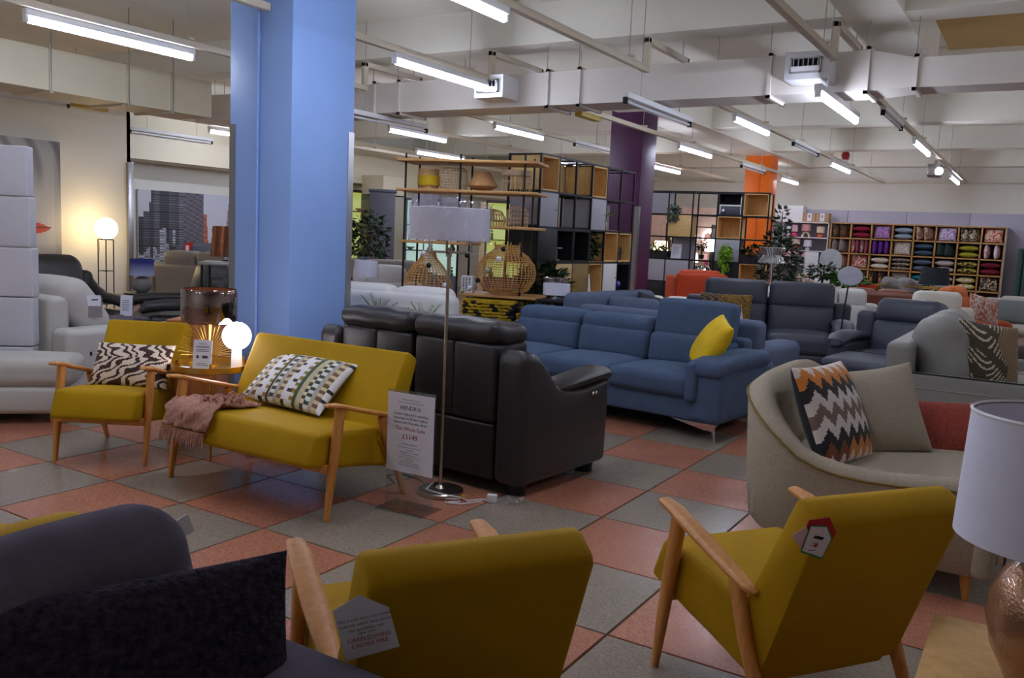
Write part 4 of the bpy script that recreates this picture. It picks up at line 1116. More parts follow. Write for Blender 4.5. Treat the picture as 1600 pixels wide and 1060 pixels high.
# ------------------------------------------------------------------ plants
def leaves(mb, n, cen, rad, size, droop=.2, seed=1):
    R_ = random.Random(seed); V = []; F = []
    for k in range(n):
        while True:
            p = np.array([R_.uniform(-1, 1) for _ in range(3)])
            if .25 < p @ p < 1: break
        c = np.array(cen) + p * np.array(rad)
        d = p * np.array([1, 1, .5]) + np.array([R_.uniform(-.6, .6), R_.uniform(-.6, .6), R_.uniform(-.5, .3) - droop])
        d /= np.linalg.norm(d) + 1e-6
        s = np.cross(d, [R_.uniform(-1, 1), R_.uniform(-1, 1), 1]); s /= np.linalg.norm(s) + 1e-6
        nrm = np.cross(d, s); L = size * R_.uniform(.7, 1.25); w = L * .27
        o = len(V)
        V += [c, c + d * L * .45 + s * w + nrm * L * .06, c + d * L * .45 - nrm * L * .03, c + d * L * .45 - s * w + nrm * L * .06, c + d * L - nrm * L * .12]
        F += [(o, o + 1, o + 2), (o, o + 2, o + 3), (o + 1, o + 4, o + 2), (o + 2, o + 4, o + 3)]
    return mb.add(V, F)
def plant(name, label, loc, pot, crown, n, size, m=M_LEAF, potm=M_POT, seed=1, trunk=True, droop=.2):
    t = thing(name, label, 'plant', loc)
    pr, ph = pot
    if pr: MB().lathe([(pr * .75, 0), (pr, ph), (pr * .9, ph), (pr * .85, ph * .9), (0, ph * .9)], 18, cap=False).build('pot', potm, t)
    (cx, cy, cz), rad = crown
    if trunk:
        b = MB(); R_ = random.Random(seed)
        for k in range(5):
            q = (cx + R_.uniform(-.6, .6) * rad[0], cy + R_.uniform(-.6, .6) * rad[1], cz + R_.uniform(-.5, .8) * rad[2])
            b.tube([(0, 0, ph * .85), (q[0] * .3, q[1] * .3, cz - rad[2] * .7), q], [.012, .01, .004], 5)
        b.build('stems', M_BARK, t)
    stuff(leaves(MB(), n, (cx, cy, cz), rad, size, droop, seed).build('foliage', m, t, smooth=False))
    return t
def fronds(name, label, loc, n, L, m, seed, pot=(.09, .16)):
    t = thing(name, label, 'plant', loc); R_ = random.Random(seed); b = MB(); V = []; F = []
    MB().lathe([(pot[0] * .75, 0), (pot[0], pot[1]), (pot[0] * .85, pot[1]), (0, pot[1] * .92)], 18, cap=False).build('pot', M_POT, t)
    for k in range(n):
        a = 2 * PI * k / n + R_.uniform(-.3, .3); tilt = R_.uniform(.35, .95); ca, sa = math.cos(a), math.sin(a)
        pts = []
        for i in range(7):
            q = i / 6; rr = L * q * math.sin(tilt) * (1 + .2 * q); zz = pot[1] + L * (q * math.cos(tilt) - .35 * q * q * tilt)
            pts.append(np.array([rr * ca, rr * sa, zz]))
        b.tube(pts, [.004, .004, .003, .003, .003, .002, .002], 4)
        for i in range(2, 7):
            for s in (-1, 1):
                for e in (0, .5):
                    p = pts[i - 1] * (1 - e) + pts[i] * e; side = np.array([-sa, ca, 0]) * s
                    dd = pts[i] - pts[i - 1]; dd /= np.linalg.norm(dd); v = (side * .8 + dd * .8 + np.array([0, 0, -.15])); v /= np.linalg.norm(v)
                    l = L * .28 * (1 - abs(i - 4) * .12); w = np.cross(v, [0, 0, 1]) * l * .07; o = len(V)
                    V += [p, p + v * l * .5 + w, p + v * l, p + v * l * .5 - w]; F += [(o, o + 1, o + 2, o + 3)]
    b.build('stalks', M_LEAFM, t); stuff(MB().add(V, F).build('leaflets', m, t, smooth=False))
    return t

# ------------------------------------------------------------------ grid racks
M_GDOOR = mat('grey_board', (164, 164, 172), .6, var=.03)
M_WDOOR = wood('birch_ply', (216, 184, 122), (202, 166, 104), .5, 2.5, (2, 2, 10))
M_OLDOOR = wood('olive_ply', (150, 124, 62), (132, 106, 50), .5, 2.5, (2, 2, 10))
M_BBOX = mat('black_board', (24, 24, 27), .55, var=.05)
def grid_rack(label, loc, rz, nc, nr, cw, ch, dp, fills):
    t = thing('grid_shelf', label, 'shelf', loc, rz)
    w, h = nc * cw, nr * ch; f = .011
    for c in range(nc + 1):
        for y in (0, dp): MB().box(c * cw - f, c * cw + f, y - f, y + f, 0, h + f).build('upright', M_BLK, t, smooth=False)
    for r in range(nr + 1):
        z = h - r * ch
        for y in (0, dp): MB().box(0, w, y - f, y + f, z - f, z + f).build('rail', M_BLK, t, smooth=False)
        for c in range(nc + 1): MB().box(c * cw - f * .8, c * cw + f * .8, 0, dp, z - f * .8, z + f * .8).build('cross_bar', M_BLK, t, smooth=False)
    for (c, r, kind) in fills:
        x0, x1 = c * cw + f, (c + 1) * cw - f; z0, z1 = h - (r + 1) * ch + f, h - r * ch - f
        if kind[0] == 'B':
            m = M_OAKL if kind == 'Bw' else M_BBOX; b = MB(); k = .016
            b.box(x0, x1, -.006, dp - .02, z0, z0 + k); b.box(x0, x1, -.006, dp - .02, z1 - k, z1); b.box(x0, x0 + k, -.006, dp - .02, z0, z1); b.box(x1 - k, x1, -.006, dp - .02, z0, z1)
            b.box(x0, x1, dp - .03, dp - .02, z0, z1); b.build('box_insert', m, t, smooth=False)
        elif kind[0] == 'D':
            m = {'g': M_GDOOR, 'w': M_WDOOR, 'o': M_OLDOOR, 'k': M_BBOX, 'W': M_WHT}[kind[1]]
            dd = MB().bbox(x0, x1, -.012, .006, z0, z1, .002).build('door', m, t)
            b = MB(); b.box(x0, x1, .01, dp - .02, z0, z0 + .014); b.box(x0, x1, .01, dp - .02, z1 - .014, z1); b.box(x0, x0 + .014, .01, dp - .02, z0, z1); b.box(x1 - .014, x1, .01, dp - .02, z0, z1)
            b.build('carcass', m, t, smooth=False)
            MB().ball((x1 - .04, -.016, (z0 + z1) / 2), .007, 8, 6).build('knob', M_BLK, dd)
        elif kind[0] == 'P':
            m = {'g': M_GDOOR, 'w': M_WDOOR, 'o': M_OLDOOR, 'k': M_BBOX}[kind[1]]
            MB().box(x0, x1, dp - .02, dp - .005, z0, z1).build('back_panel', m, t, smooth=False)
        elif kind[0] == 'T':
            b = MB(); b.box(x0, x1, 0, dp, z0, z0 + .012); b.box(x0, x1, -.004, .008, z0, z0 + .13); b.box(x0, x1, dp - .012, dp, z0, z0 + .13)
            b.build('planter_trough', M_BBOX, t, smooth=False)
        elif kind[0] == 'S':
            MB().box(x0, x1, 0, dp, z0 - .006, z0 + .006).build('shelf_board', M_OAK, t, smooth=False)
    return t
CW, CH = .41, .39
R2 = grid_rack('near black grid shelving in front of the purple column, with ply boxes and grey doors', (-4.71, 8.1, 0), PI / 2, 6, 6, CW, CH, .40,
    [(0, 0, 'Bw'), (2, 0, 'Pw'), (3, 0, 'Bw'), (0, 1, 'Dg'), (3, 1, 'Dg'), (4, 1, 'S'), (0, 2, 'Dk'), (1, 2, 'Bk'), (2, 2, 'Bk'), (3, 2, 'S'), (4, 2, 'Bw'), (5, 2, 'Bw'),
     (0, 3, 'S'), (1, 3, 'Dw'), (2, 3, 'Do'), (3, 3, 'Bw'), (4, 3, 'DW'), (5, 3, 'Bk'), (0, 4, 'Dk'), (1, 4, 'Bk'), (2, 4, 'Dg'), (3, 4, 'Dk'), (4, 4, 'Bk'), (5, 4, 'Dk'), (0, 5, 'Dk'), (1, 5, 'Dg'), (2, 5, 'Dk'), (3, 5, 'Dk'), (4, 5, 'Dk'), (5, 5, 'Dk')])
MB().box(.004, .016, .02, .38, CH * 5 + .01, CH * 6 - .01).build('end_panel', M_WDOOR, R2, smooth=False)
MB().tube([(CW * 2, .39, CH * 5.02), (CW * 1.05, .39, CH * 5.95)], .008, 6).build('brace', M_BLK, R2)
def r2(x, y, z): return (-4.71 - y, 8.1 + x, z)
fronds('potted_plant', 'small lime plant in a white pot in front of the purple column', r2(CW * 4.5, .15, CH * 4 + .007), 12, .26, M_LEAFL, 3, (.075, .11))
plant('trailing_plant', 'dark trailing plant filling a bay of the near grid shelving', r2(CW * 3.5, .16, CH * 3 + .007), (.08, .08), ((0, 0, .2), (.18, .17, .16)), 230, .09, M_LEAF, M_DRKPOT, 4)
plant('bushy_plant', 'big dark leafy plant in the lowest left bay of the near grid shelving', r2(CW * .5, .02, CH * 2 + .007), (.1, .1), ((0, -.02, .2), (.26, .24, .16)), 260, .12, M_LEAF, M_DRKPOT, 5)
sp = thing('black_speaker', 'small black speaker in the end ply box by the purple column', 'speaker', r2(CW * 5.45, .12, CH * 3 + .028), PI / 2)
MB().bbox(-.08, .08, -.06, .06, 0, .17, .006).build('body', M_BLK, sp); MB().lathe([(.045, 0), (.05, .006), (.01, .004)], 16).build('cone', M_BLKM, sp).location = (0, -.06, .1)
cs = thing('silver_stand', 'small silver pedestal ornament in a black bay', 'ornament', r2(CW * 1.5, .1, CH * 3 + .028), 0)
MB().lathe([(.05, 0), (.05, .008), (.012, .02), (.012, .12), (.075, .135), (.075, .145), (0, .145)], 20).build('body', M_CHROME, cs)
def leaflet(label, loc, rz, w=.12, h=.2, group=None):
    t = thing('leaflet_stand', label, 'sign', loc, rz, group)
    MB().bbox(-w / 2, w / 2, -.03, .03, 0, .004, .001).build('stand_foot', M_ACRYL, t)
    MB().box(-w / 2, w / 2, -.001, .001, .004, h, R=rot(-.14), piv=(0, 0, .004)).build('sheet', M_PAPER, t, smooth=False)
    b = MB()
    for k in range(6): b.box(-w * .35, w * (.2 + .02 * (k % 3)), -.0026, -.002, h * (.3 + .09 * k), h * (.3 + .09 * k) + .004, R=rot(-.14), piv=(0, 0, .004))
    b.build('small_print', M_INK, t, smooth=False)
    return t
leaflet('white leaflet leaning in a ply box of the near grid shelving', r2(CW * 3.4, .06, CH * 2 + .028), PI / 2, .15, .22)
bl = thing('blue_ornament', 'small glossy blue glass ball in the last low black bay', 'ornament', r2(CW * 5.5, .08, CH * 2 + .028))
MB().lathe([(.03, 0), (.03, .015), (.02, .02)], 14).build('base', M_BLK, bl); MB().ball((0, 0, .075), .055, 16, 10).build('ball', mat('blue_glass', (40, 50, 160), .05, var=0, coat=1), bl)

R3 = grid_rack('far black grid shelving in front of the orange column, with plants', (-6.10, 14.2, 0), .115, 5, 6, .423, CH, .40,
    [(0, 0, 'Pg'), (3, 0, 'Bk'), (4, 0, 'Bw'), (1, 1, 'Dw'), (3, 1, 'Bw'), (4, 1, 'S'), (0, 2, 'T'), (1, 2, 'Pg'), (3, 2, 'Dg'), (4, 2, 'T'), (0, 3, 'Dg'), (3, 3, 'Dk'), (4, 3, 'Bw'), (1, 3, 'Dg'), (2, 3, 'S'),
     (0, 4, 'Dk'), (1, 4, 'Dk'), (2, 4, 'Dk'), (3, 4, 'Dk'), (4, 4, 'Dg'), (0, 5, 'Dk'), (1, 5, 'Dk'), (2, 5, 'Dk'), (3, 5, 'Dk'), (4, 5, 'Dk')])
R3M = np.array(Matrix.Rotation(.115, 3, 'Z'))
def r3(x, y, z): v = R3M @ np.array([x, y, z]); return (v[0] - 6.10, v[1] + 14.2, v[2])
c3 = .423
plant('trailing_plant', 'lime green trailing plant hanging from a ply box of the far grid shelving', r3(c3 * 3.5, -.05, CH * 3 + .14), (0, 0), ((0, -.05, -.05), (.09, .07, .24)), 200, .09, M_LEAFL, seed=6, trunk=False, droop=.8)
plant('trailing_plant', 'grey green plant drooping from the top of the far grid shelving', r3(c3 * 1.25, .05, CH * 5 + .02), (.06, .07), ((0, -.08, .02), (.10, .1, .17)), 150, .08, mat('leaf_grey', (80, 98, 82), .6, var=.3), M_DRKPOT, 7, droop=.7)
plant('trough_plant', 'low ferns in the black trough at the right of the far grid shelving', r3(c3 * 4.5, .15, CH * 3 + .025), (.1, .1), ((0, 0, .16), (.24, .16, .10)), 190, .10, M_LEAF, M_DRKPOT, 8)
plant('trough_plant', 'low ferns in the black trough at the left of the far grid shelving', r3(c3 * .5, .15, CH * 3 + .025), (.1, .1), ((0, 0, .16), (.2, .16, .07)), 110, .09, M_LEAFM, M_DRKPOT, 9)
plant('topiary_plant', 'thin black stemmed topiary in the middle bay of the far grid shelving', r3(c3 * 2.4, .15, CH * 4 - .36), (.05, .07), ((0, 0, .24), (.08, .08, .09)), 90, .05, mat('leaf_dark', (26, 32, 26), .7, var=.3), M_DRKPOT, 10)
leaflet('white leaflet standing before a grey panel of the far grid shelving', r3(c3 * 1.35, .12, CH * 3 + .012), .115, .18, .26)
tv = thing('monitor_stand', 'white stand with a dark panel in the top bay of the far grid shelving', 'ornament', r3(c3 * 3.5, .05, CH * 5 + .028), .115)
MB().bbox(-.17, .17, -.02, .0, 0, .13, .004).build('panel', M_SLATE, tv)
b = MB(); b.box(-.19, .19, -.03, .01, .135, .16); b.box(-.19, -.165, -.03, .01, 0, .135); b.box(.165, .19, -.03, .01, 0, .30); b.build('frame', M_WHT, tv, smooth=False)
MB().ball((-.12, -.03, .06), .03, 12, 8).build('knob', M_WHT, tv)
fo = thing('silver_cushion', 'crumpled shiny silver wrapped shade in the far grid shelving', 'ornament', r3(c3 * 2.5, .15, CH * 2 + .012), 0)
MB().soft(-.13, .13, -.1, .1, 0, .3, .08, fn=lambda P, u: P * (1 + .12 * np.sin(13 * u[:, :1] + 9 * u[:, 2:3]))).build('wrap', M_CHROME, fo)
plant('ficus_tree', 'tall dark ficus tree in front of the orange column', (-3.46, 13.25, 0), (.18, .32), ((0, 0, 1.18), (.30, .30, .56)), 760, .10, M_LEAF, M_DRKPOT, 11)
f = [o for o in COL.objects if o.get('label', '').startswith('tall dark ficus')][0]
MB().tube([(0, 0, .3), (.02, .01, 1.2), (.0, 0, 2.0)], [.025, .018, .006], 8).build('trunk', M_BARK, f)
stuff(leaves(MB(), 50, (0, 0, 1.83), (.09, .09, .22), .11, .1, 12).build('top_leaves', M_LEAF, f, smooth=False))

# ================================================================== FAR: CUSHION SHELF
cx0, cy0, cw, chh = -4.16, 20.12, .424, .33
ch = thing('cushion_shelf', 'long low oak cube shelf along the far wall, full of cushions', 'shelf', (cx0, cy0, 0))
NR = 6; H6 = .08 + NR * chh
for c in range(9): MB().box(c * cw - .014, c * cw + .014, 0, .40, .0, H6).build('divider', M_OAK, ch, smooth=False)
for r in range(NR + 1): MB().box(-.014, 8 * cw + .014, 0, .40, H6 - r * chh - .014, H6 - r * chh + .014).build('shelf_board', M_OAK, ch, smooth=False)
MB().box(0, 8 * cw, .39, .40, .08, H6).build('back_panel', mat('plum_board', (74, 62, 76), .8, var=.05), ch, smooth=False)
MB().box(8 * cw + .014, 8 * cw + .03, -.01, .40, 0, H6 + .014).build('end_panel', M_GDOOR, ch, smooth=False)
ROWN = ['top', 'second', 'third', 'fourth']; COLN = ['first', 'second', 'third', 'fourth', 'fifth', 'sixth', 'seventh', 'eighth']
cm = {}
def cmat(c, c2=None, sc=14):
    k = (c, c2)
    if k in cm: return cm[k]
    if c2 is None: m = mat('cushion_cloth_%d' % len(cm), c, .9, var=.12, scale=12, bump=.2, bscale=160)
    else:
        m, nt, b = base_mat('cushion_print_%d' % len(cm)); N, L = nt.nodes, nt.links
        tc = N.new('ShaderNodeTexCoord'); nz = N.new('ShaderNodeTexNoise'); nz.inputs['Scale'].default_value = sc; nz.inputs['Detail'].default_value = 2; nz.inputs['Distortion'].default_value = 1.5
        r = N.new('ShaderNodeValToRGB'); r.color_ramp.interpolation = 'CONSTANT'; r.color_ramp.elements[0].color = lin(c); r.color_ramp.elements[1].position = .5; r.color_ramp.elements[1].color = lin(c2)
        L.new(tc.outputs['Object'], nz.inputs['Vector']); L.new(nz.outputs['Fac'], r.inputs['Fac']); L.new(r.outputs['Color'], b.inputs['Base Color']); setin(b, 'Roughness', .9)
    cm[k] = m
    return m
TAB = [
 [('U2', (110, 84, 60), (70, 50, 38), 'brown striped'), ('S2', (140, 20, 56), None, 'crimson'), ('U1', (190, 150, 206), (140, 92, 164), 'lilac damask'), ('S2', (146, 164, 180), None, 'powder blue'), ('U2', (128, 84, 74), (186, 160, 130), 'brown floral'), ('U1', (216, 206, 226), (150, 118, 176), 'white and lilac leaf'), ('U2', (206, 196, 170), (52, 44, 36), 'black and cream swirl'), ('U1', (214, 200, 174), (196, 66, 70), 'cream and red floral')],
 [('L2', (128, 116, 112), None, 'taupe'), ('V4', (214, 190, 192), (150, 70, 84), 'pink check'), ('V3', (98, 44, 140), None, 'purple'), ('U1', (206, 200, 192), (170, 160, 158), 'pale fleck'), ('S2', (52, 78, 98), None, 'teal blue'), ('L2', (44, 60, 58), None, 'dark green'), ('S2', (150, 146, 30), None, 'lime green'), ('V2', (206, 130, 120), (226, 214, 222), 'pink and white')],
 [('L2', (184, 150, 136), None, 'blush'), ('U1', (170, 86, 76), (220, 206, 196), 'red and white print'), ('S2', (214, 204, 188), None, 'cream'), ('S3', (176, 164, 150), (110, 96, 84), 'brown stripe'), ('S2', (84, 92, 112), None, 'slate blue'), ('S2', (176, 168, 170), None, 'pale grey'), ('S2', (190, 176, 60), (40, 38, 34), 'yellow and black chevron'), ('S2', (116, 18, 40), None, 'wine red')],
 [('L1', (150, 120, 96), None, 'brown'), ('U1', (120, 80, 66), None, 'russet'), ('V4', (220, 150, 90), (40, 36, 34), 'orange and black stripe'), ('U1', (150, 146, 140), None, 'grey'), ('S2', (20, 122, 134), None, 'turquoise'), ('S2', (170, 190, 200), None, 'ice blue'), ('S2', (196, 172, 60), (214, 208, 190), 'yellow and cream'), ('U1', (60, 50, 44), (200, 186, 150), 'dark dotted')]]
pil_flat = MB().pillow(.37, .34, .15, 8, .05).build('cushion', M_WHT, None, ang=70, merge=True); me_flat = pil_flat.data; bpy.data.objects.remove(pil_flat)
pil_sm = MB().pillow(.34, .29, .11, 8, .05).build('cushion', M_WHT, None, ang=70, merge=True); me_sm = pil_sm.data; bpy.data.objects.remove(pil_sm)
def cput(me, m, loc, r, label, grp):
    me2 = me.copy(); me2.materials.clear(); me2.materials.append(m)
    o = bpy.data.objects.new('cushion', me2); COL.objects.link(o); o.location = loc; o.rotation_euler = r
    tag(o, label, 'cushion', grp)
for r in range(4):
    for c in range(8):
        kd, a, b_, nm = TAB[r][c]; m = cmat(a, b_); n = int(kd[1]); x = cx0 + (c + .5) * cw; zb = H6 - (r + 1) * chh + .014; y = cy0 + .17
        where = '%s row, %s compartment of cushion shelf' % (ROWN[r], COLN[c]); grp = '%s cushions on the shelf' % nm
        for k in range(n):
            if kd[0] == 'S':
                pos = (['lower', 'upper'] if n == 2 else ['bottom', 'middle', 'top'])[k]; h = .27 / n
                cput(me_flat, m, (x + .01 * (k % 2), y, zb + h * (k + .5)), (PI / 2, 0, .06 * (-1) ** k), '%s %s cushion stacked, %s' % (pos, nm, where), grp)
                bpy.context.scene.collection.objects[-1].scale = (1, .62 if n == 2 else .5, 1) if False else (1, (h / .15) * .98, 1)
            elif kd[0] in 'UL':
                if n == 1: cput(me_sm, m, (x, y - .06, zb + .15), (-.15, 0, 0), '%s cushion upright, %s' % (nm, where), grp)
                else:
                    cput(me_sm, m, (x - .075 + .15 * k, y - .02, zb + .148), (-.1, .18 if kd[0] == 'L' else 0, 1.05), '%s %s cushion leaning, %s' % (['left', 'right'][k], nm, where), grp)
            else:
                s = .36 / n
                cput(me_sm, m if b_ is None or k % 2 == 0 else cmat(b_), (x - .18 + s * (k + .5), y - .02, zb + .148), (0, 0, PI / 2 - .12), '%s %s cushion on edge, %s' % (COLN[k], nm, where), grp)
                bpy.context.scene.collection.objects[-1].scale = (1, min(1, s / .115), 1)

# ------------------------------------------------------------------ far gift shelf with lamps
gs = thing('lamp_shelf', 'white shelving with small pink lamps left of the cushion shelf', 'shelf', (-5.25, 20.1, 0))
for z in (.35, .75, 1.10, 1.42, 1.72, 2.06): MB().box(0, 1.05, 0, .40, z - .02, z).build('shelf_board', M_WHT, gs, smooth=False)
for x in (0, 1.03): MB().box(x, x + .02, 0, .40, 0, 2.06).build('side_panel', M_WHT, gs, smooth=False)
MB().box(0, 1.05, .39, .40, 0, 2.06).build('back_panel', mat('grey_back', (140, 136, 150), .8), gs, smooth=False)
def tlamp(label, loc, bh, br, sh, sr0, sr1, bm_, sm, arch=False, scat='table lamp'):
    t = thing('table_lamp', label, scat, loc)
    if arch: MB().tube([(br * 1.3 * math.cos(a), 0, bh * .9 * math.sin(a)) for a in np.linspace(0, PI, 9)], .022, 8).build('base', bm_, t)
    else: MB().lathe([(0, 0), (br * .7, 0), (br, bh * .35), (br * .8, bh * .75), (.018, bh), (0, bh)], 16, cap=False).build('base', bm_, t)
    MB().tube([(0, 0, bh * .9), (0, 0, bh + sh * .4)], .008, 6).build('stem', M_STEEL, t)
    MB().lathe([(sr0, bh + .01), (sr1, bh + .01 + sh), (sr1 * .94, bh + .01 + sh), (sr0 * .95, bh + .01)], 20, cap=False).build('shade', sm, t)
    return t
PK = mat('pink_shade', (222, 176, 182), .8); PKB = mat('pink_base', (206, 60, 104), .4); PEACH = mat('peach_shade', (226, 206, 180), .8); ORB = mat('orange_base', (206, 96, 50), .4)
for a in (('small white lamp, first on the upper shelf of the pink lamp shelving', (-5.10, 20.22, 1.72), .09, .04, .14, .055, .05, PK, M_LINEN), ('pink lamp with magenta base on the pink lamp shelving', (-4.97, 20.22, 1.72), .11, .07, .15, .075, .06, PKB, PK),
          ('orange based lamp with cream shade, right end of the pink lamp shelving', (-4.40, 20.22, 1.72), .10, .07, .14, .085, .085, ORB, PEACH), ('orange based lamp with cream shade on the lower shelf of pink lamps', (-4.92, 20.22, 1.42), .09, .07, .15, .09, .09, ORB, PEACH),
          ('white patterned lamp on the lower shelf of pink lamps', (-4.66, 20.22, 1.42), .08, .05, .15, .09, .08, M_POT, M_LINEN)): tlamp(*a)
tlamp('dusty pink lamp on a cream arch base on the pink lamp shelving', (-4.72, 20.22, 1.72), .13, .06, .15, .10, .10, PEACH, mat('dusty_pink', (206, 150, 144), .85), True)
for k, (x, z, s) in enumerate(((-5.0, 1.10, 'left'), (-4.6, 1.10, 'right'))): tlamp('wide pale pink shaded lamp, %s of two on the third shelf' % s, (x, 20.24, z), .16, .04, .12, .19, .14, M_PLAST, PK)
for x0, x1, h, m, lb in ((-5.42, -5.2, .34, M_WHT, 'narrow white carton on top of the pink lamp shelving, leftmost'), (-5.19, -4.80, .36, M_WHT, 'large white carton on top of the pink lamp shelving'), (-4.79, -4.52, .21, mat('kraft', (176, 142, 108), .85, var=.08), 'left brown carton with a white label on the lamp shelving'), (-4.51, -4.24, .21, mat('kraft', (176, 142, 108), .85), 'right brown carton with a white label on the lamp shelving')):
    t = thing('carton', lb, 'box', ((x0 + x1) / 2, 20.28, 2.06)); w = (x1 - x0) / 2
    MB().bbox(-w, w, -.15, .15, 0, h, .004).build('body', m, t)
    if h < .3: MB().box(-.045, .05, -.152, -.15, .02, h - .01).build('label', M_PAPER, t, smooth=False); MB().box(-.01, .012, -.1535, -.152, .1, .16).build('label_mark', M_INK, t, smooth=False)

# ================================================================== FAR SEATING
def simple_sofa(name, label, cat, loc, rz, w, m, bh=.9, sh=.44, ah=.6, d=.9, n=2, aw=.2, head=False, legs=.08, lift=None):
    t = thing(name, label, cat, loc, rz)
    MB().soft(-w / 2 + .03, w / 2 - .03, -d / 2 + .05, d / 2 - .02, legs + .005, sh * .75, .04).build('base', m, t)
    MB().soft(-w / 2 + .02, w / 2 - .02, d / 2 - .2, d / 2, legs, bh - .04 if not head else bh - .18, .06).build('back_frame', m, t)
    iw = (w - 2 * aw) / n
    for k in range(n):
        a = -w / 2 + aw + k * iw
        MB().soft(a + .004, a + iw - .004, -d / 2, d / 2 - .3, sh * .68, sh, .06, (0, .01, .025)).build('seat_cushion', m, t)
        MB().soft(a + .004, a + iw - .004, d / 2 - .36, d / 2 - .1, sh - .03, bh - (.2 if head else 0), .07, (0, .02, .01), R=rot(-.1)).build('back_cushion', m, t)
        if head: MB().soft(a + .004, a + iw - .004, d / 2 - .30, d / 2 - .04, bh - .24, bh, .07, (0, .02, .01), R=rot(-.1)).build('headrest', m, t)
    if aw > .02:
        for s in (-1, 1): MB().soft(min(s * w / 2, s * (w / 2 - aw)), max(s * w / 2, s * (w / 2 - aw)), -d / 2, d / 2, legs, ah, .07, (0, 0, .01)).build('arm', m, t)
    for x in (-w / 2 + .1, w / 2 - .1):
        for y in (-d / 2 + .12, d / 2 - .12): MB().lathe([(.022, 0), (.03, legs + .01)], 10, (x, y, 0)).build('foot', M_BLK, t)
    return t
M_IVORY = mat('ivory_leather', (226, 222, 208), .5, var=.03)
M_WHITEL = mat('white_leather', (208, 206, 204), .5, var=.04)
M_ORL = mat('burnt_orange', (196, 66, 16), .7, var=.08)
M_TAN = mat('orange_leather', (206, 104, 34), .55, var=.1, scale=4)
M_BROWN = mat('brown_leather', (116, 62, 42), .5, var=.1)
M_TAUPE = mat('taupe_leather', (138, 130, 120), .5, var=.05)
simple_sofa('orange_armchair', 'burnt orange curved armchair back in front of the far grid shelving', 'armchair', (-4.62, 12.95, 0), .55 + PI, .82, M_ORL, 1.05, n=1, aw=.08, ah=.95)
simple_sofa('ivory_sofa', 'low ivory sofa back beside the purple column base', 'sofa', (-4.35, 10.95, 0), .5 + PI, 1.1, M_IVORY, .74, ah=.5)
simple_sofa('white_sofa', 'white leather sofa back peeping above the slate sofa, left side', 'sofa', (-3.62, 12.0, 0), .5 + PI, 1.15, M_WHITEL, .92, ah=.55)
simple_sofa('white_sofa', 'white leather sofa between the slate sofa and the slate armchair', 'sofa', (-2.22, 11.8, 0), .45, 1.15, M_WHITEL, .95, ah=.62, head=True)
simple_sofa('ivory_armchair', 'ivory leather chair back directly behind the slate armchair', 'armchair', (-1.02, 11.6, 0), .35, .95, M_IVORY, 1.0, n=1, ah=.62, head=True)
simple_sofa('brown_sofa', 'low brown leather sofa back behind the ivory chair', 'sofa', (-2.15, 13.7, 0), .4 + PI, 1.3, M_BROWN, .92, ah=.6)
# orange recliner, side on, facing right
t = thing('orange_recliner', 'tan orange leather recliner chair side on, at right in front of the cushion shelf', 'armchair', (-.80, 13.35, 0), PI / 2 - .25)
MB().soft(-.40, .40, -.36, .34, .06, .40, .05).build('base', M_TAN, t)
for s in (-1, 1): MB().soft(min(s * .28, s * .42), max(s * .28, s * .42), -.42, .38, .10, .62, .07, fn=lambda P, u: P - np.stack([0 * u[:, 0], 0 * u[:, 0], .05 * np.clip(-u[:, 1], 0, 1) ** 2 * (u[:, 2] > 0)], 1)).build('arm', mat('orange_leather_deep', (172, 74, 22), .55, var=.1), t)
MB().soft(-.28, .28, -.44, .1, .28, .50, .07, (0, 0, .02)).build('seat', M_TAN, t)
MB().soft(-.30, .30, .08, .34, .44, .92, .09, (0, .03, 0), R=rot(-.28)).build('backrest', M_TAN, t)
MB().soft(-.29, .29, .16, .40, .80, 1.02, .09, (0, .02, .02), R=rot(-.2)).build('headrest', M_TAN, t)
MB().soft(-.34, .34, .30, .44, .2, .95, .06, R=rot(-.2)).build('back_shell', mat('ochre_leather', (168, 116, 36), .55, var=.1), t)
MB().bbox(-.424, -.418, -.03, .03, .47, .485, .002).build('release_handle', M_CHROME, t)
feet(t, (-.3, .3), (-.28, .25), .06)
single('floral_cushion', MB().pillow(.46, .44, .16, 12, .06), cmat((196, 188, 180), (176, 96, 72), 22), 'cream cushion with small rust flowers on the orange recliner', 'cushion', (-.66, 13.25, .72), (-.35, .2, .75), ang=70, merge=True)
simple_sofa('oatmeal_sofa', 'oatmeal fabric sofa at the far right edge behind the orange recliner', 'sofa', (.1, 15.3, 0), -.1, 1.9, mat('oatmeal', (180, 174, 164), .9, var=.06), .86, ah=.62, aw=.26)
single('grey_cushion', MB().pillow(.5, .40, .16, 12, .06), mat('sage_grey', (112, 118, 116), .9, var=.1), 'grey cushion on the oatmeal sofa at far right', 'cushion', (-.40, 15.25, .64), (-.5, 0, .1), ang=70, merge=True)
simple_sofa('brown_pouffe_chair', 'dark brown leather seat cut by the right edge of the photo', 'armchair', (.24, 9.3, 0), -1.2, .95, mat('umber_leather', (66, 56, 50), .5, var=.1), .95, n=1, ah=.62)
gh = thing('ribbed_headboard', 'dark green ribbed headboard at the right end of the cushion shelf', 'headboard', (.1, 19.9, 0))
MB().box(-.62, .62, .05, .12, 0, 1.6).build('backing', M_BLKM, gh, smooth=False)
for k in range(10): MB().soft(-.62 + k * .124, -.50 + k * .124, -.04, .06, .3, 1.66, .05).build('channel', mat('bottle_green', (56, 82, 74), .85, var=.1, sheen=.2), gh)
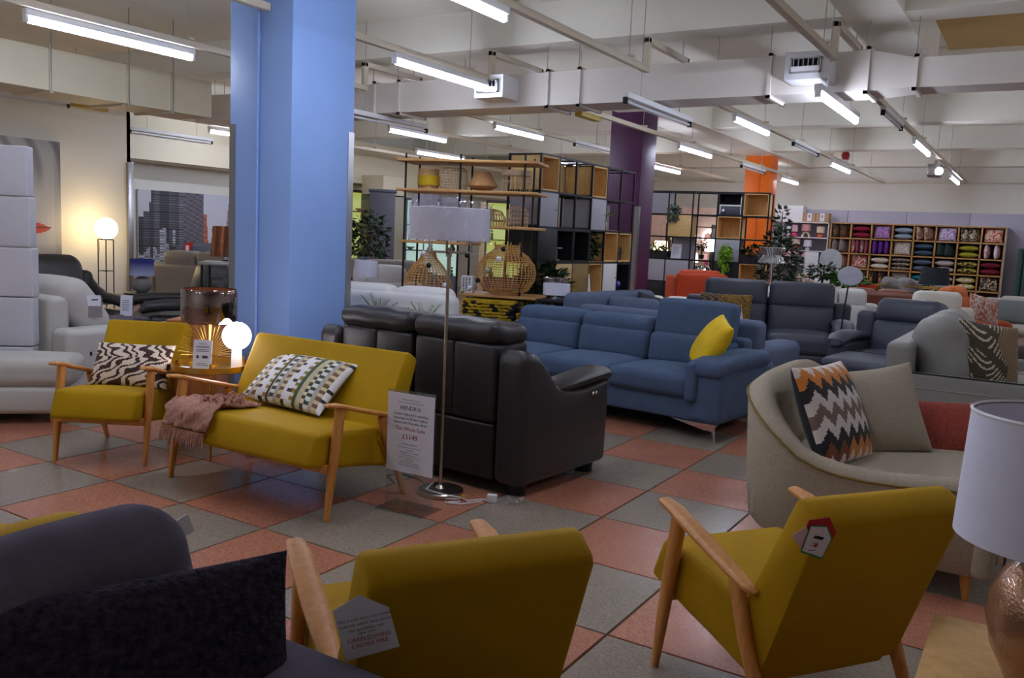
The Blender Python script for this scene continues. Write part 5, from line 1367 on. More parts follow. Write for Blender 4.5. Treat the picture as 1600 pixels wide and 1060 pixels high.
# small tables, lamps between
bt = thing('black_side_table', 'small black side table with a white card, beside the orange recliner', 'side table', (-1.12, 12.3, 0))
MB().bbox(-.2, .2, -.2, .2, .70, .74, .006).build('top', M_BLK, bt)
for x in (-.17, .17):
    for y in (-.17, .17): MB().tube([(x, y, 0), (x, y, .7)], .014, 6).build('leg', M_BLK, bt)
MB().bbox(-.18, .18, -.18, .18, .35, .60, .006).build('drawer', M_BLK, bt)
leaflet('white leaflet on the small black table beside the orange recliner', (-1.05, 12.2, .74), .2, .08, .12)
gl2 = thing('glass_lamp', 'glass ball lamp with clear column and black shade in front of the cushion shelf', 'table lamp', (-1.22, 12.38, .74))
for k in range(3): MB().ball((0, 0, .05 + .085 * k), .05 - .006 * k, 14, 10).build('glass_ball', M_CHROME, gl2)
MB().tube([(0, 0, 0), (0, 0, .42)], .006, 6).build('stem', M_CHROME, gl2)
MB().lathe([(.19, .33), (.16, .55), (.155, .55), (.185, .33)], 24, cap=False).build('shade', mat('teal_black', (34, 40, 48), .8), gl2)
cc = thing('console_table', 'gold framed glass console in front of the turquoise cushions', 'side table', (-2.0, 16.2, 0))
MB().bbox(-.5, .5, -.2, .2, .76, .78, .004).build('top', M_PANE, cc)
b = MB()
for x in (-.49, .49):
    for y in (-.19, .19): b.tube([(x, y, 0), (x, y, .9)], .014, 6)
for z in (.75, .9):
    for y in (-.19, .19): b.tube([(-.5, y, z), (.5, y, z)], .012, 6)
b.build('frame', M_GOLD, cc)
single('folded_throw', MB().soft(-.3, .3, -.2, .2, 0, .22, .09, fn=lambda P, u: P + .035 * np.stack([np.sin(5 * u[:, 1]), np.sin(4 * u[:, 0] + 3 * u[:, 2]), np.sin(6 * u[:, 0] + 2 * u[:, 1]) * (u[:, 2] > 0)], 1), q=8), mat('grey_fur', (136, 132, 132), 1, var=.3, scale=12), 'crumpled grey throw heaped on a low console before the cushion shelf', 'throw', (-2.1, 16.2, .79))
dl = thing('disc_lamp', 'thin black floor stand with round pale disc head behind the slate armchair', 'floor lamp', (-1.80, 9.62, 0), .4)
MB().lathe([(.12, 0), (.12, .015), (.01, .03)], 20).build('base', M_BLK, dl)
MB().tube([(0, 0, .02), (.01, 0, .7), (.04, 0, 1.12)], .008, 8).build('pole', M_BLK, dl)
MB().lathe([(.0, -.012), (.12, -.01), (.13, 0), (.12, .01), (0, .012)], 28, cap=False).build('disc', mat('pale_disc', (184, 186, 200), .3), dl)
dd = [c for c in dl.children if c.name.startswith('disc')][0]; dd.location = (.05, 0, 1.19); dd.rotation_euler = (PI / 2 - .1, 0, 0); dd.scale = (1, .8, 1)
sl = thing('crystal_lamp', 'chrome floor lamp with hourglass crystal shade in front of the ficus', 'floor lamp', (-3.42, 12.72, 0))
MB().lathe([(.14, 0), (.14, .02), (.02, .03)], 24).build('base', M_CHROME, sl)
MB().tube([(0, 0, .02), (0, 0, 1.25)], .018, 10).build('pole', M_CHROME, sl)
b = MB()
for k in range(28):
    a = 2 * PI * k / 28
    b.tube([(.19 * math.cos(a), .19 * math.sin(a), 1.23), (.12 * math.cos(a + .1), .12 * math.sin(a + .1), 1.34), (.185 * math.cos(a), .185 * math.sin(a), 1.45)], .013, 5)
b.build('shade_rods', mat('crystal', (205, 208, 212), .12, .8, var=.2, scale=40), sl)
MB().lathe([(.18, 1.23), (.115, 1.34), (.175, 1.45)], 28, cap=False).build('shade_lining', mat('silver_mesh', (214, 216, 220), .35, .5, var=.3, scale=60), sl)
for z, r in ((1.23, .19), (1.34, .125), (1.45, .185)): MB().tube([(r * math.cos(a), r * math.sin(a), z) for a in np.linspace(0, 2 * PI, 24, False)], .008, 6, closed=True).build('ring', M_CHROME, sl)
st = thing('dark_side_table', 'low black side table at the left end of the blue grey sofa', 'side table', (-4.15, 7.56, 0), .2)
MB().bbox(-.13, .13, -.13, .13, .80, .84, .01).build('top', M_BLK, st)
for x in (-.1, .1):
    for y in (-.1, .1): MB().tube([(x, y, 0), (x, y, .8)], .014, 6).build('leg', M_BLK, st)
ql = thing('drum_lamp', 'pale grey drum lamp with a clear top band behind the blue sofa', 'table lamp', (-4.15, 7.56, .84))
MB().lathe([(.06, 0), (.06, .012), (.015, .02), (.015, .06)], 18).build('base', M_CHROME, ql)
MB().lathe([(.135, .045), (.135, .16), (.13, .16), (.13, .045)], 30, cap=False).build('shade', M_LINEN, ql)
MB().lathe([(.134, .162), (.134, .212)], 30, cap=False).build('clear_band', M_FILM, ql)
MB().tube([(.13 * math.cos(a), .13 * math.sin(a), .212) for a in np.linspace(0, 2 * PI, 28, False)], .004, 5, closed=True).build('top_ring', M_CHROME, ql)
plant('leafy_plant', 'broad green houseplant in front of the left end of the cushion shelf', (-2.72, 14.75, .765), (.09, .12), ((0, 0, .24), (.24, .2, .14)), 120, .15, M_LEAFM, M_DRKPOT, 21)
plant('leafy_plant', 'dark bonsai like plant in a black pot beneath the white lamp mirror', (-3.12, 14.75, .765), (.1, .14), ((0, 0, .34), (.2, .2, .12)), 130, .11, M_LEAF, M_DRKPOT, 22)
plant('leafy_plant', 'small fern low between the ficus and the bonsai plant', (-3.5, 14.7, .765), (.07, .08), ((0, 0, .18), (.15, .15, .12)), 100, .1, M_LEAFM, M_DRKPOT, 23)
dt = thing('display_table', 'long dark wood display table with plants and flowers before the pink lamps', 'table', (-3.0, 14.75, 0), .1)
MB().bbox(-.8, .8, -.3, .3, .735, .765, .006).build('top', M_BROWN, dt)
for x in (-.75, .75):
    for y in (-.25, .25): MB().bbox(x - .025, x + .025, y - .025, y + .025, 0, .735, .004).build('leg', M_BROWN, dt)
fb = thing('flower_bunch', 'bunch of pale pink artificial flowers left on the display table', 'flowers', (-3.36, 14.6, .765))
MB().lathe([(.05, 0), (.07, .1), (.06, .1), (0, .09)], 14, cap=False).build('vase', M_POT, fb)
b = MB()
for k in range(34): b.ball((random.uniform(-.16, .16), random.uniform(-.12, .12), random.uniform(.08, .26)), random.uniform(.02, .04), 7, 5)
stuff(b.build('blooms', mat('bloom_pink', (220, 190, 180), .8, var=.25, scale=20), fb))
rc = thing('red_tray', 'glossy red plastic crate on the display table', 'crate', (-2.42, 14.72, .765), .3)
MB().lathe([(.10, 0), (.12, .10), (.16, .11), (.16, .16), (.15, .16), (.14, .115), (.11, .1), (0, .01)], 4, cap=False).build('body', mat('red_plastic', (196, 40, 20), .35), rc, smooth=False)
wm = thing('white_mirror', 'white framed mirror standing with a rounded top beside the pink lamps', 'mirror', (-3.65, 17.0, 0))
MB().bbox(-.30, -.05, -.02, .02, .9, 1.40, .01).build('frame_panel', M_WHT, wm)
MB().prism([(-.02, .9)] + [(.18 + .2 * math.cos(a), 1.3 + .18 * math.sin(a)) for a in np.linspace(PI, 0, 14)] + [(.38, .9)], -.02, .0, 'y').build('mirror_glass', mat('pale_mirror', (206, 214, 220), .2, .3), wm)
MB().bbox(-.3, .4, -.15, .15, 0, .9, .01).build('cabinet', M_WHT, wm)
# big white ribbon lamps etc.

# ================================================================== LEFT GROUP
t = thing('cream_footstool', 'cream leather chaise footstool cut by the left edge of the photo', 'footstool', (-6.18, 3.32, 0), .80)
MB().soft(-.62, .42, -.29, .17, .26, .455, .07, (0, 0, .02), m=3).build('cushion', M_CREAML, t)
MB().soft(-.61, .41, -.28, .16, .07, .265, .04, (0, .01, 0), m=3).build('base', M_CREAML, t)
for x in (-.5, .3):
    for y in (-.2, .1): MB().bbox(x - .04, x + .04, y - .03, y + .03, 0, .08, .004).build('foot', M_BEECH, t)
t = thing('cream_sofa', 'cream leather sofa with bolster and price tag behind the far left armchair', 'sofa', (-7.05, 4.22, 0), PI - .05)
MB().soft(-.93, .93, -.5, .5, .08, .40, .04).build('base', M_CREAML, t)
for s in (-1, 1):
    MB().soft(min(s * .70, s * .95), max(s * .70, s * .95), -.5, .52, .08, .60, .05, (0, 0, .01), m=3).build('arm', M_CREAML, t)
MB().soft(-.72, .72, .36, .54, .08, .84, .05, m=3).build('back_frame', M_CREAML, t)
for k in range(2):
    a = -.70 + .7 * k
    MB().soft(a, a + .695, -.52, .3, .30, .48, .06, (0, 0, .03), m=3).build('seat_cushion', M_CREAML, t)
MB().soft(-.74, -.02, .10, .36, .46, .99, .12, (0, .05, .02), R=rot(-.62), m=4).build('bolster', M_CREAML, t)
MB().soft(.0, .70, .10, .36, .46, .99, .12, (0, .05, .02), R=rot(-.62), m=4).build('bolster', M_CREAML, t)
feet(t, (-.8, .8), (-.4, .4), .09)
MB().bbox(-.954, -.948, .33, .345, .40, .43, .001).build('side_tab', M_BLK, t)
tg = thing('price_tag', 'grey and white price tag hanging on the cream leather bolster', 'tag', (-6.29, 3.98, .78), .75)
MB().box(-.055, .055, -.002, 0, -.11, .05).build('grey_card', mat('grey_card', (140, 130, 134), .8), tg, smooth=False)
MB().box(-.06, .045, -.005, -.002, -.02, .065).build('white_card', M_PAPER, tg, smooth=False)
MB().box(-.02, .025, -.0062, -.005, .024, .034, R=rot(0, -.1)).build('black_bar', M_INKK, tg, smooth=False)
pl = thing('panel_stack', 'tall stack of white padded panels at the left edge', 'display stand', (-6.70, 3.29, 0), .70)
for k in range(5): MB().soft(-.42, .42 + (.006 * k if k < 3 else .0) - .012 * (k == 4), -.06, .06, .105 + k * .368, .105 + (k + 1) * .368 - .006, .012, (0, .004, 0)).build('panel', mat('white_pad', (196, 194, 200), .55, var=.02), pl)
MB().box(-.38, .38, -.05, .05, 0, .105).build('base', M_BLK, pl, smooth=False)
for k, (lb, loc, rz) in enumerate((('dark leather recliner armchair beneath the face poster', (-8.50, 5.05, 0), 1.45), ('dark leather recliner armchair next to the blue column, beyond the brass table', (-7.80, 5.90, 0), -.50))):
    t = thing('leather_recliner', lb, 'armchair', loc, rz)
    MB().soft(-.34, .34, .16, .46, .36, 1.03, .12, (0, .04, .02), R=rot(-.2), m=3, fn=lambda P, u: P * np.stack([1 - .12 * np.clip(u[:, 2], 0, 1), 1 + 0 * u[:, 0], 1 + 0 * u[:, 0]], 1)).build('backrest', M_DKL, t)
    MB().soft(-.36, .36, -.46, .2, .26, .47, .08, (0, 0, .03), m=3).build('seat', M_DKL, t)
    for s in (-1, 1):
        MB().soft(min(s * .34, s * .5), max(s * .34, s * .5), -.38, .38, .08, .50, .07, m=3).build('arm', M_DKL, t)
        MB().tube([(s * .40, .36, .78), (s * .42, .24, .66), (s * .44, .05, .60), (s * .45, -.2, .60), (s * .45, -.38, .58), (s * .45, -.44, .53)], [(.05, .06), (.07, .07), (.085, .06), (.09, .06), (.085, .06), (.04, .03)], 14).build('arm_pad', M_DKL, t)
        MB().soft(min(s * .28, s * .42), max(s * .28, s * .42), .22, .42, .4, .88, .07).build('wing', M_DKL, t)
    MB().soft(-.4, .4, -.38, .4, .06, .30, .05).build('base', M_DKL, t)
    feet(t, (-.32, .32), (-.3, .3), .06)
t = thing('globe_floor_lamp', 'floor lamp with lit globe on a slim black frame against the left wall', 'floor lamp', (-11.55, 7.50, 0))
MB().ball((0, 0, 1.29), .155, 28, 18).build('globe', emis('globe_glow_warm', (255, 222, 165), 16), t)
for x, y in ((-.095, -.07), (.095, -.07), (0, .11)): MB().tube([(x, y, 0), (x, y, 1.13)], .009, 6).build('leg', M_BLK, t)
for z in (1.13, .68, .2):
    MB().tube([(-.095, -.07, z), (.095, -.07, z), (0, .11, z)], .006, 5, closed=True).build('brace', M_BLK, t)
MB().lathe([(.08, 1.125), (.08, 1.145)], 18).build('collar', M_BLK, t)
MB().box(-.09, -.04, -.085, -.083, .93, 1.10).build('swing_tag', mat('buff_card', (190, 176, 150), .8), t, smooth=False)
t = thing('pouffe', 'olive green fabric pouffe between the two dark recliners', 'pouffe', (-7.30, 5.05, 0), .6)
MB().soft(-.35, .35, -.26, .26, .05, .45, .08, (0, 0, .02), m=3).build('cushion', M_OLIVE, t); feet(t, (-.25, .25), (-.18, .18), .06)
single('grey_throw', MB().soft(-.22, .22, -.2, .2, 0, .04, .018, fn=lambda P, u: P + .012 * np.stack([np.sin(9 * u[:, 1]), np.sin(8 * u[:, 0]), np.sin(8 * u[:, 0] + 5 * u[:, 1])], 1), q=8), mat('grey_wool', (98, 92, 100), 1, var=.4, scale=20), 'folded grey wool throw on the olive pouffe', 'throw', (-7.42, 4.90, .48), (0, 0, .4))
leaflet('white leaflet standing on the olive pouffe', (-7.55, 5.10, .50), .75, .11, .21)
t = thing('small_round_table', 'small dark round table under the blue ombre lamp', 'side table', (-8.9, 6.22, 0))
MB().lathe([(.2, .58), (.2, .60), (0, .60)], 20, cap=False).build('top', M_BLK, t); MB().tube([(0, 0, 0), (0, 0, .58)], .02, 8).build('column', M_BLK, t); MB().lathe([(.14, 0), (.14, .02), (.02, .03)], 18).build('base', M_BLK, t)
M_OMB, nt, bb = base_mat('blue_ombre'); tc = nt.nodes.new('ShaderNodeTexCoord'); sx = nt.nodes.new('ShaderNodeSeparateXYZ'); rr = nt.nodes.new('ShaderNodeValToRGB')
rr.color_ramp.elements[0].color = lin((176, 184, 214)); rr.color_ramp.elements[1].color = lin((44, 56, 128)); rr.color_ramp.elements[1].position = .8
nt.links.new(tc.outputs['Generated'], sx.inputs[0]); nt.links.new(sx.outputs['Z'], rr.inputs['Fac']); nt.links.new(rr.outputs['Color'], bb.inputs['Base Color']); setin(bb, 'Roughness', .8)
t = thing('ombre_lamp', 'table lamp with blue ombre drum shade and grey ceramic base', 'table lamp', (-8.9, 6.22, .60))
MB().lathe([(.05, 0), (.10, .04), (.115, .10), (.09, .16), (.03, .19), (0, .19)], 24, cap=False).build('base', mat('grey_ceramic', (130, 128, 122), .5), t)
MB().lathe([(.135, .2), (.13, .39), (.125, .39), (.13, .2)], 30, cap=False).build('shade', M_OMB, t)
simple_sofa('taupe_sofa', 'taupe leather sofa in the alcove, its back to the camera', 'sofa', (-10.3, 8.35, 0), PI + .25, 1.5, M_TAUPE, 1.02, ah=.72, head=True)
simple_sofa('grey_alcove_chair', 'grey armchair with a red tag below the city picture', 'armchair', (-11.9, 9.75, 0), PI / 2, 1.3, M_SLATE, 1.08, n=1, ah=.7)
rt = thing('red_tag', 'red and white tag hanging on the grey chair below the city picture', 'tag', (-11.80, 9.10, 1.03), .9)
MB().prism([(-.06, .07), (.07, .08), (.04, -.03), (-.08, -.05)], -.001, .001, 'y').build('card', M_RED, rt, smooth=False); MB().box(-.05, -.0, -.003, -.001, -.06, .03).build('white_card', M_PAPER, rt, smooth=False)
t = thing('tall_table', 'tall grey console beside the blue column carrying the bronze lamp', 'side table', (-6.52, 5.42, 0), .6)
MB().bbox(-.2, .2, -.15, .15, 1.06, 1.09, .006).build('top', M_STEEL, t)
for x in (-.17, .17):
    for y in (-.12, .12): MB().tube([(x, y, 0), (x, y, 1.06)], .012, 6).build('leg', M_BLK, t)
t = thing('bronze_lamp', 'lamp with crinkled bronze foil shade just left of the blue column', 'table lamp', (-6.50, 5.42, 1.09), .4)
MB().lathe([(.05, 0), (.05, .01), (.012, .02), (.012, .1)], 16).build('base', M_CHROME, t)
V = []; F = []; n = 40
for i in range(n):
    a = 2 * PI * i / n
    for j, z in enumerate((.05, .13, .21, .29, .33)):
        r = .135 - .02 * j / 4 + .005 * math.sin(9 * a + 2 * j) + .004 * math.sin(17 * a - 3 * j); V.append((r * math.cos(a), r * math.sin(a), z))
for i in range(n):
    for j in range(4): F.append((i * 5 + j, ((i + 1) % n) * 5 + j, ((i + 1) % n) * 5 + j + 1, i * 5 + j + 1))
MB().add(V, F).build('shade', mat('bronze_foil', (150, 96, 66), .2, .9, var=.2), t, ang=80)

# posters (flat prints on canvas)
def poster(name, label, w, h, nx, ny, fn, loc, rz, depth=.03):
    t = thing(name, label, 'picture', loc, rz)
    MB().box(-w / 2, w / 2, 0, depth, 0, h).build('canvas', M_WHT, t, smooth=False)
    mb = MB(); V = []; F = []
    for i in range(nx + 1):
        for j in range(ny + 1): V.append((-w / 2 + w * i / nx, -.0015, h * j / ny))
    for i in range(nx):
        for j in range(ny):
            a = i * (ny + 1) + j; F.append((a, a + ny + 1, a + ny + 2, a + 1)); mb.c.append(fn((i + .5) / nx, (j + .5) / ny))
    mb.add(V, F).build('print', PRINT, t, smooth=False)
    return t
def face(u, v):
    g = 172 + 20 * math.sin(2.2 * u + 1.5 * v)
    # lips
    dx, dy = (u - .56) / .32, (v - .25) / .065
    top = .55 - .25 * math.cos(dx * 3.2) if abs(dx) < 1 else 0
    if abs(dx) < 1 and -1.05 * (1 - dx * dx) ** .6 < dy < top * (1 - abs(dx)) * 2.2: return (190, 66, 48) if dy < -.05 or dy > .12 else (90, 26, 20)
    if v > .55: g -= 46 * max(0, math.sin(26 * (u * .9 + v * .55) + 3 * math.sin(5 * v))) * min(1, (v - .55) * 5)
    if .3 < v < .62 and abs(u - .55 + .2 * (v - .3)) < .10: g -= 46 * (1 - abs(u - .55 + .2 * (v - .3)) / .10)
    if v < .12: g -= 60 * (.12 - v) / .12 * u
    if u > .93: g -= 14
    g = max(60, min(225, g))
    return (g, g - 1, g - 2)
poster('face_poster', 'large grey close up face poster with red lips on the left wall', 1.30, 1.60, 70, 90, face, (-11.95, 6.42, .87), PI / 2)
hb = [random.random() for _ in range(80)]
def city(u, v):
    if u < .44:
        c = int(u / .44 * 9); hgt = .45 + .6 * hb[c]; c2 = int((u + .02) / .44 * 14); h2 = .15 + .42 * hb[20 + c2 % 20]
        if v < h2:
            k = (int(v * 60) + int(u * 200)) % 2; return (190, 190, 198) if k else (108, 108, 118)
        if v < hgt or u > .12: 
            k = int(v * 70) % 2; b_ = 60 + 110 * hb[40 + c]; return (b_, b_, b_ + 8) if k else (b_ * .5, b_ * .5, b_ * .52)
        return (200, 200, 206)
    s = (u - .44) / .56
    if v < .14: return (190, 130, 60) if hb[int(u * 60) % 60] > .72 else (52, 48, 52)
    if s < .36:
        k = (int(v * 50) + int(s * 18)) % 3; return ((120, 104, 98), (92, 92, 108), (70, 74, 92))[k]
    edge = .36 + .10 * (1 - v)
    if s < edge + .04 and v < .75: return (176, 100, 74) if int(v * 40) % 3 else (150, 80, 60)
    if s < edge + .10 and v < .4: return (110, 118, 146)
    if .80 < s < .92 and v < .62 + .3 * max(0, 1 - abs(s - .86) / .04): return (150, 122, 116) if int(v * 44) % 2 else (112, 92, 94)
    if s > .72 and v < .4: return (96, 84, 92)
    return (206, 208, 220)
poster('city_poster', 'large city street picture, grey towers left and coloured street right', 2.10, 1.50, 110, 80, city, (-13.44, 10.38, .46), PI / 2)
t = poster('city_banner', 'thin grey print banner sliver at the upper left edge', .5, .92, 24, 40, lambda u, v: (96, 98, 128) if (int(u * 20) + int(v * 30)) % 3 else (150, 150, 170), (-7.35, 3.55, 1.96), .545)
MB().tube([(-.2, .015, .92), (-.2, .015, 1.72)], .004, 5).build('cord', M_STEEL, t); MB().tube([(.2, .015, .92), (.2, .015, 1.72)], .004, 5).build('cord', M_STEEL, t)
# ================================================================== BEYOND THE BLUE COLUMN
simple_sofa('ivory_high_sofa', 'cream leather sofa back with two rounded humps behind the black recliner', 'sofa', (-4.65, 5.76, 0), .22 + PI, 1.25, M_WHITEL, .99, ah=.6, aw=.1, d=.72)
simple_sofa('white_recliner', 'white leather recliner with a red and white tag beyond the humped sofa', 'armchair', (-6.65, 7.7, 0), PI + .9, 1.0, M_WHITEL, 1.05, n=1, ah=.68, head=True)
simple_sofa('grey_recliner_sofa', 'grey fabric sofa with navy cushion right of the blue column', 'sofa', (-7.6, 8.6, 0), .9, 1.9, M_TAUPE, 1.05, ah=.65)
single('navy_cushion', MB().pillow(.6, .4, .17, 12, .05), mat('navy_knit', (30, 34, 74), .95, var=.3, scale=30, bump=.6, bscale=60), 'navy knitted cushion on the grey sofa right of the blue column', 'cushion', (-7.25, 8.15, .66), (-.4, 0, .9), ang=70, merge=True)
fronds('palm_plant', 'small palm with spiky leaves behind the black recliner headrest', (-3.95, 5.15, .55), 12, .24, M_LEAFM, 31, (.1, .18))
fronds('palm_plant', 'palm leaves peeping at the right edge of the blue column', (-4.46, 5.22, .55), 12, .26, M_LEAF, 32, (.1, .18))
t = thing('plant_bench', 'slim dark bench carrying two palms behind the black recliner', 'bench', (-4.24, 5.185, 0), .08)
MB().bbox(-.5, .48, -.12, .12, .50, .545, .006).build('top', M_BLK, t)
for x in (-.44, .42): MB().bbox(x - .02, x + .02, -.1, .1, 0, .5, .004).build('leg', M_BLK, t)
plant('ficus_bush', 'dark ficus bush beside the grey cabinet beyond the blue column', (-10.5, 11.95, 0), (.2, .35), ((0, 0, 1.25), (.34, .34, .5)), 420, .14, M_LEAF, M_DRKPOT, 33)
M_CABG = mat('cabinet_grey', (82, 82, 92), .6); M_GLOWY = emis('lit_back_yellow', (206, 204, 90), .75); M_GLOWW = emis('lit_back_white', (216, 236, 226), .7)
def cabinet(label, loc, rz, w, h, rows, cm_, glow, seed, items=3):
    t = thing('display_cabinet', label, 'cabinet', loc, rz); R_ = random.Random(seed)
    b = MB(); b.box(-w / 2, -w / 2 + .03, -.2, .2, 0, h); b.box(w / 2 - .03, w / 2, -.2, .2, 0, h); b.box(-w / 2, w / 2, -.2, .2, h - .04, h); b.box(-w / 2, w / 2, -.2, .2, 0, .5)
    b.build('carcass', cm_, t, smooth=False)
    MB().box(-w / 2 + .03, w / 2 - .03, .17, .19, .5, h - .04).build('lit_back', glow, t, smooth=False)
    for k in range(rows + 1): MB().box(-w / 2 + .03, w / 2 - .03, -.18, .17, .5 + k * (h - .54) / rows, .52 + k * (h - .54) / rows).build('shelf_board', cm_, t, smooth=False)
    MB().box(-w / 2 + .03, w / 2 - .03, -.2, -.195, .52, h - .04).build('glass_door', M_PANE, t, smooth=False)
    return t
def cab_items(c, rows, h, xs, seed, names):
    R_ = random.Random(seed); mw = c.matrix_basis
    M_ = Matrix.Translation(c.location) @ Matrix.Rotation(c.rotation_euler[2], 4, 'Z')
    for k in range(rows):
        for i, x in enumerate(xs):
            z = .52 + k * (h - .54) / rows; p = M_ @ Vector((x, 0, z)); cw_, cl_ = names[(k * len(xs) + i) % len(names)]; nm = ['%s vase' % cw_, '%s bowl' % cw_, 'silver stack of balls'][(k + i) % 3]
            t = thing('ornament', nm + ', %s shelf from the bottom, %s, of the %s' % (COLN[k], ['left', 'middle', 'right'][i] if len(xs) == 3 else ['left', 'right'][i], c['short']), 'ornament', p)
            if (k + i) % 3 == 0: MB().lathe([(.05, 0), (.07, .06), (.03, .12), (.05, .2), (.04, .2), (0, .02)], 14, cap=False).build('body', mat('orn_%s' % cw_, cl_, .25), t)
            elif (k + i) % 3 == 1: MB().lathe([(.03, 0), (.1, .06), (.09, .065), (0, .01)], 14, cap=False).build('body', mat('orn_%s' % cw_, cl_, .3), t)
            else:
                for q in range(3): MB().ball((0, 0, .04 + .07 * q), .04 - .006 * q, 10, 8).build('body', M_CHROME, t)
c1 = cabinet('tall cabinet lit yellow at the right edge of the blue column', (-13.25, 14.55, 0), PI / 2, .95, 2.3, 4, M_CABG, M_GLOWY, 1); c1['short'] = 'yellow lit cabinet'
cab_items(c1, 4, 2.3, (-.22, .2), 3, [('white', (226, 226, 220)), ('green', (70, 96, 60)), ('pale grey', (200, 200, 200)), ('orange', (226, 150, 40))])
c2 = thing('grey_wardrobe', 'dark grey tall cabinet end behind the left poles of the rattan shelf', 'cabinet', (-11.55, 13.55, 0), .7)
MB().bbox(-.25, .25, -.3, .3, 0, 2.2, .008).build('body', M_CABG, c2); MB().bbox(-.28, .28, -.33, .33, 2.2, 2.25, .008).build('cornice', M_CABG, c2)
c3_ = cabinet('wide grey cabinet with white lit shelves behind the floor lamp shade', (-11.3, 14.9, 0), .62, 1.15, 2.15, 3, M_CABG, M_GLOWW, 5); c3_['short'] = 'white lit cabinet'
cab_items(c3_, 3, 2.15, (-.45, 0, .45), 30, [('white', (226, 226, 226)), ('brown', (120, 80, 50)), ('pale grey', (200, 200, 200)), ('cream', (220, 210, 190))])
c4 = cabinet('plum cabinet lit yellow seen through the rattan shelf', (-10.25, 16.3, 0), .55, 1.0, 2.2, 4, mat('plum_cab', (72, 52, 62), .6), M_GLOWY, 8); c4['short'] = 'plum cabinet'
cab_items(c4, 4, 2.2, (-.35, .0, .35), 60, [('green', (80, 110, 60)), ('white', (226, 226, 220)), ('pale grey', (200, 200, 200)), ('amber', (200, 140, 50))])
b = MB().bbox(-1.6, 1.6, -.02, .02, 0, 2.3, .004)
single('pink_partition', b, mat('blush_wall', (222, 196, 186), .75), 'blush pink partition panel far behind the near grid shelving', 'partition', (-7.4, 19.6, 0), (0, 0, 0))
# lamp department behind the racks: lit shades on stands
for k, (x, y, z, c, m, s) in enumerate(((-6.9, 18.6, 1.62, 'first', 'a', .16), (-6.4, 18.9, 1.30, 'second', 'b', .2), (-7.9, 18.4, 1.5, 'third', 'a', .15), (-5.9, 18.7, 1.72, 'fourth', 'b', .17), (-7.3, 18.0, 1.25, 'fifth', 'a', .17), (-6.65, 18.2, 1.05, 'sixth', 'b', .15))):
    t = thing('lit_lamp', ['warm lit lamp', 'glowing white lamp'][m == 'b'] + ' glimpsed through the grid shelving, %s of six' % c, 'floor lamp', (x, y, 0))
    MB().tube([(0, 0, 0), (0, 0, z)], .014, 6).build('pole', M_BLK, t); MB().lathe([(.14, 0), (.14, .02), (.02, .03)], 14).build('base', M_BLK, t)
    MB().lathe([(s, z), (s * .8, z + s * 1.4), (0, z + s * 1.4)], 18, cap=False).build('shade', emis('shade_lit_' + m, (255, 214, 160) if m == 'a' else (255, 246, 236), 3.0), t)
for k, (x, z, c) in enumerate(((-6.72, 1.62, 'left'), (-6.25, 1.66, 'right'))):
    t = thing('ring_mirror', 'round glowing ring mirror through the far grid shelving, %s of two' % c, 'mirror', (x, 19.5, z))
    MB().tube([(.15 * math.cos(a), 0, .15 * math.sin(a)) for a in np.linspace(0, 2 * PI, 28, False)], .028, 8, closed=True).build('lit_ring', emis('ring_glow', (255, 246, 240), 6), t)
    MB().prism([(.15 * math.cos(a), .15 * math.sin(a)) for a in np.linspace(0, 2 * PI, 24, False)], .0, .012, 'y').build('mirror_glass', M_CHROME, t)
    MB().tube([(0, .02, 0), (0, .09, 0)], .02, 6).build('bracket', M_STEEL, t)
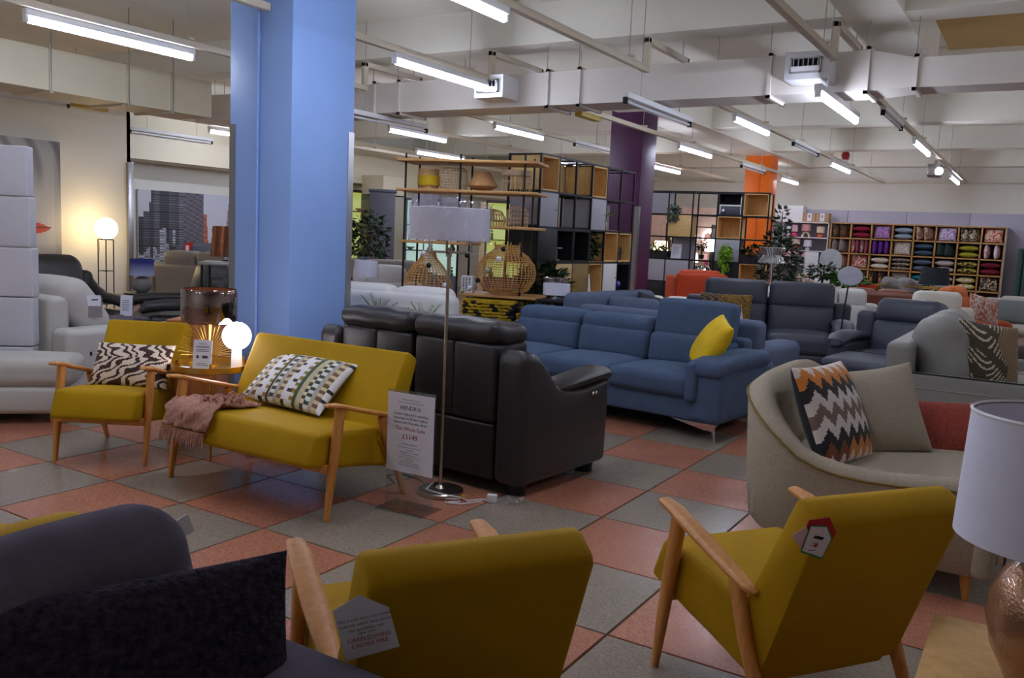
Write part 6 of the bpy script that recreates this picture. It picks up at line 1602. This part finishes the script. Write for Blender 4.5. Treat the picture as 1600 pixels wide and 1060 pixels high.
for k, (x, y, c) in enumerate(((-7.0, 19.0, 'left'), (-5.75, 19.1, 'right'))):
    t = thing('ornament_shelf', 'dark open shelf crowded with lamp bases behind the grid shelving, %s of two' % c, 'shelf', (x, y, 0))
    for z in (.5, .95, 1.4, 1.85): MB().box(-.55, .55, -.15, .15, z - .02, z).build('shelf_board', M_BBOX, t, smooth=False)
    for xx in (-.55, .53): MB().box(xx, xx + .02, -.15, .15, 0, 1.9).build('side_panel', M_BBOX, t, smooth=False)
    for j, z in enumerate((.95, 1.4)):
        for i in range(4):
            tlamp('small %s lamp on the %s open shelf, %s on the %s board' % (['copper', 'black', 'white', 'pink'][i], c, COLN[i], ['middle', 'upper'][j]), (x - .4 + .27 * i, y, z), .12, .05, .16, .09, .07, [M_GOLD, M_BLK, M_POT, PKB][i], [PEACH, M_BLK, M_LINEN, PK][i])

for lb, (x, y), zb, r, h in (('white drum floor lamp in plastic, left of two behind the nickel lamp shade', (-6.20, 8.02), 1.72, .15, .16), ('white drum floor lamp in plastic, right of two behind the nickel lamp shade', (-5.98, 8.26), 1.70, .15, .16), ('short white plastic wrapped lamp in front of the white recliner', (-5.98, 6.78), .96, .12, .17)):
    t = thing('wrapped_lamp', lb, 'floor lamp', (x, y, 0))
    MB().lathe([(.11, 0), (.11, .015), (.012, .03)], 20).build('base', M_CHROME, t); MB().tube([(0, 0, .02), (0, 0, zb + .02)], .008, 8).build('pole', M_CHROME, t)
    MB().lathe([(r, zb), (r, zb + h), (r * .97, zb + h), (r * .97, zb)], 28, cap=False).build('shade', M_LINEN, t)
    V = []; F = []; n = 60
    for i in range(n):
        a = 2 * PI * i / n
        for j in range(4): q = r + .008 + .004 * math.sin(9 * a + 3 * j) + .003 * math.sin(19 * a - j); V.append((q * math.cos(a), q * math.sin(a), zb - .01 + (h + .05) * j / 3))
    for i in range(n):
        for j in range(3): F.append((i * 4 + j, ((i + 1) % n) * 4 + j, ((i + 1) % n) * 4 + j + 1, i * 4 + j + 1))
    MB().add(V, F).build('plastic_wrap', M_FILM, t, ang=80)
single('pink_partition', MB().bbox(-.9, .9, -.02, .02, 0, 2.2, .004), mat('blush_wall', (222, 196, 186), .75), 'blush pink partition panel behind the yellow lit plum cabinet', 'partition', (-10.6, 17.3, 0), (0, 0, .55))
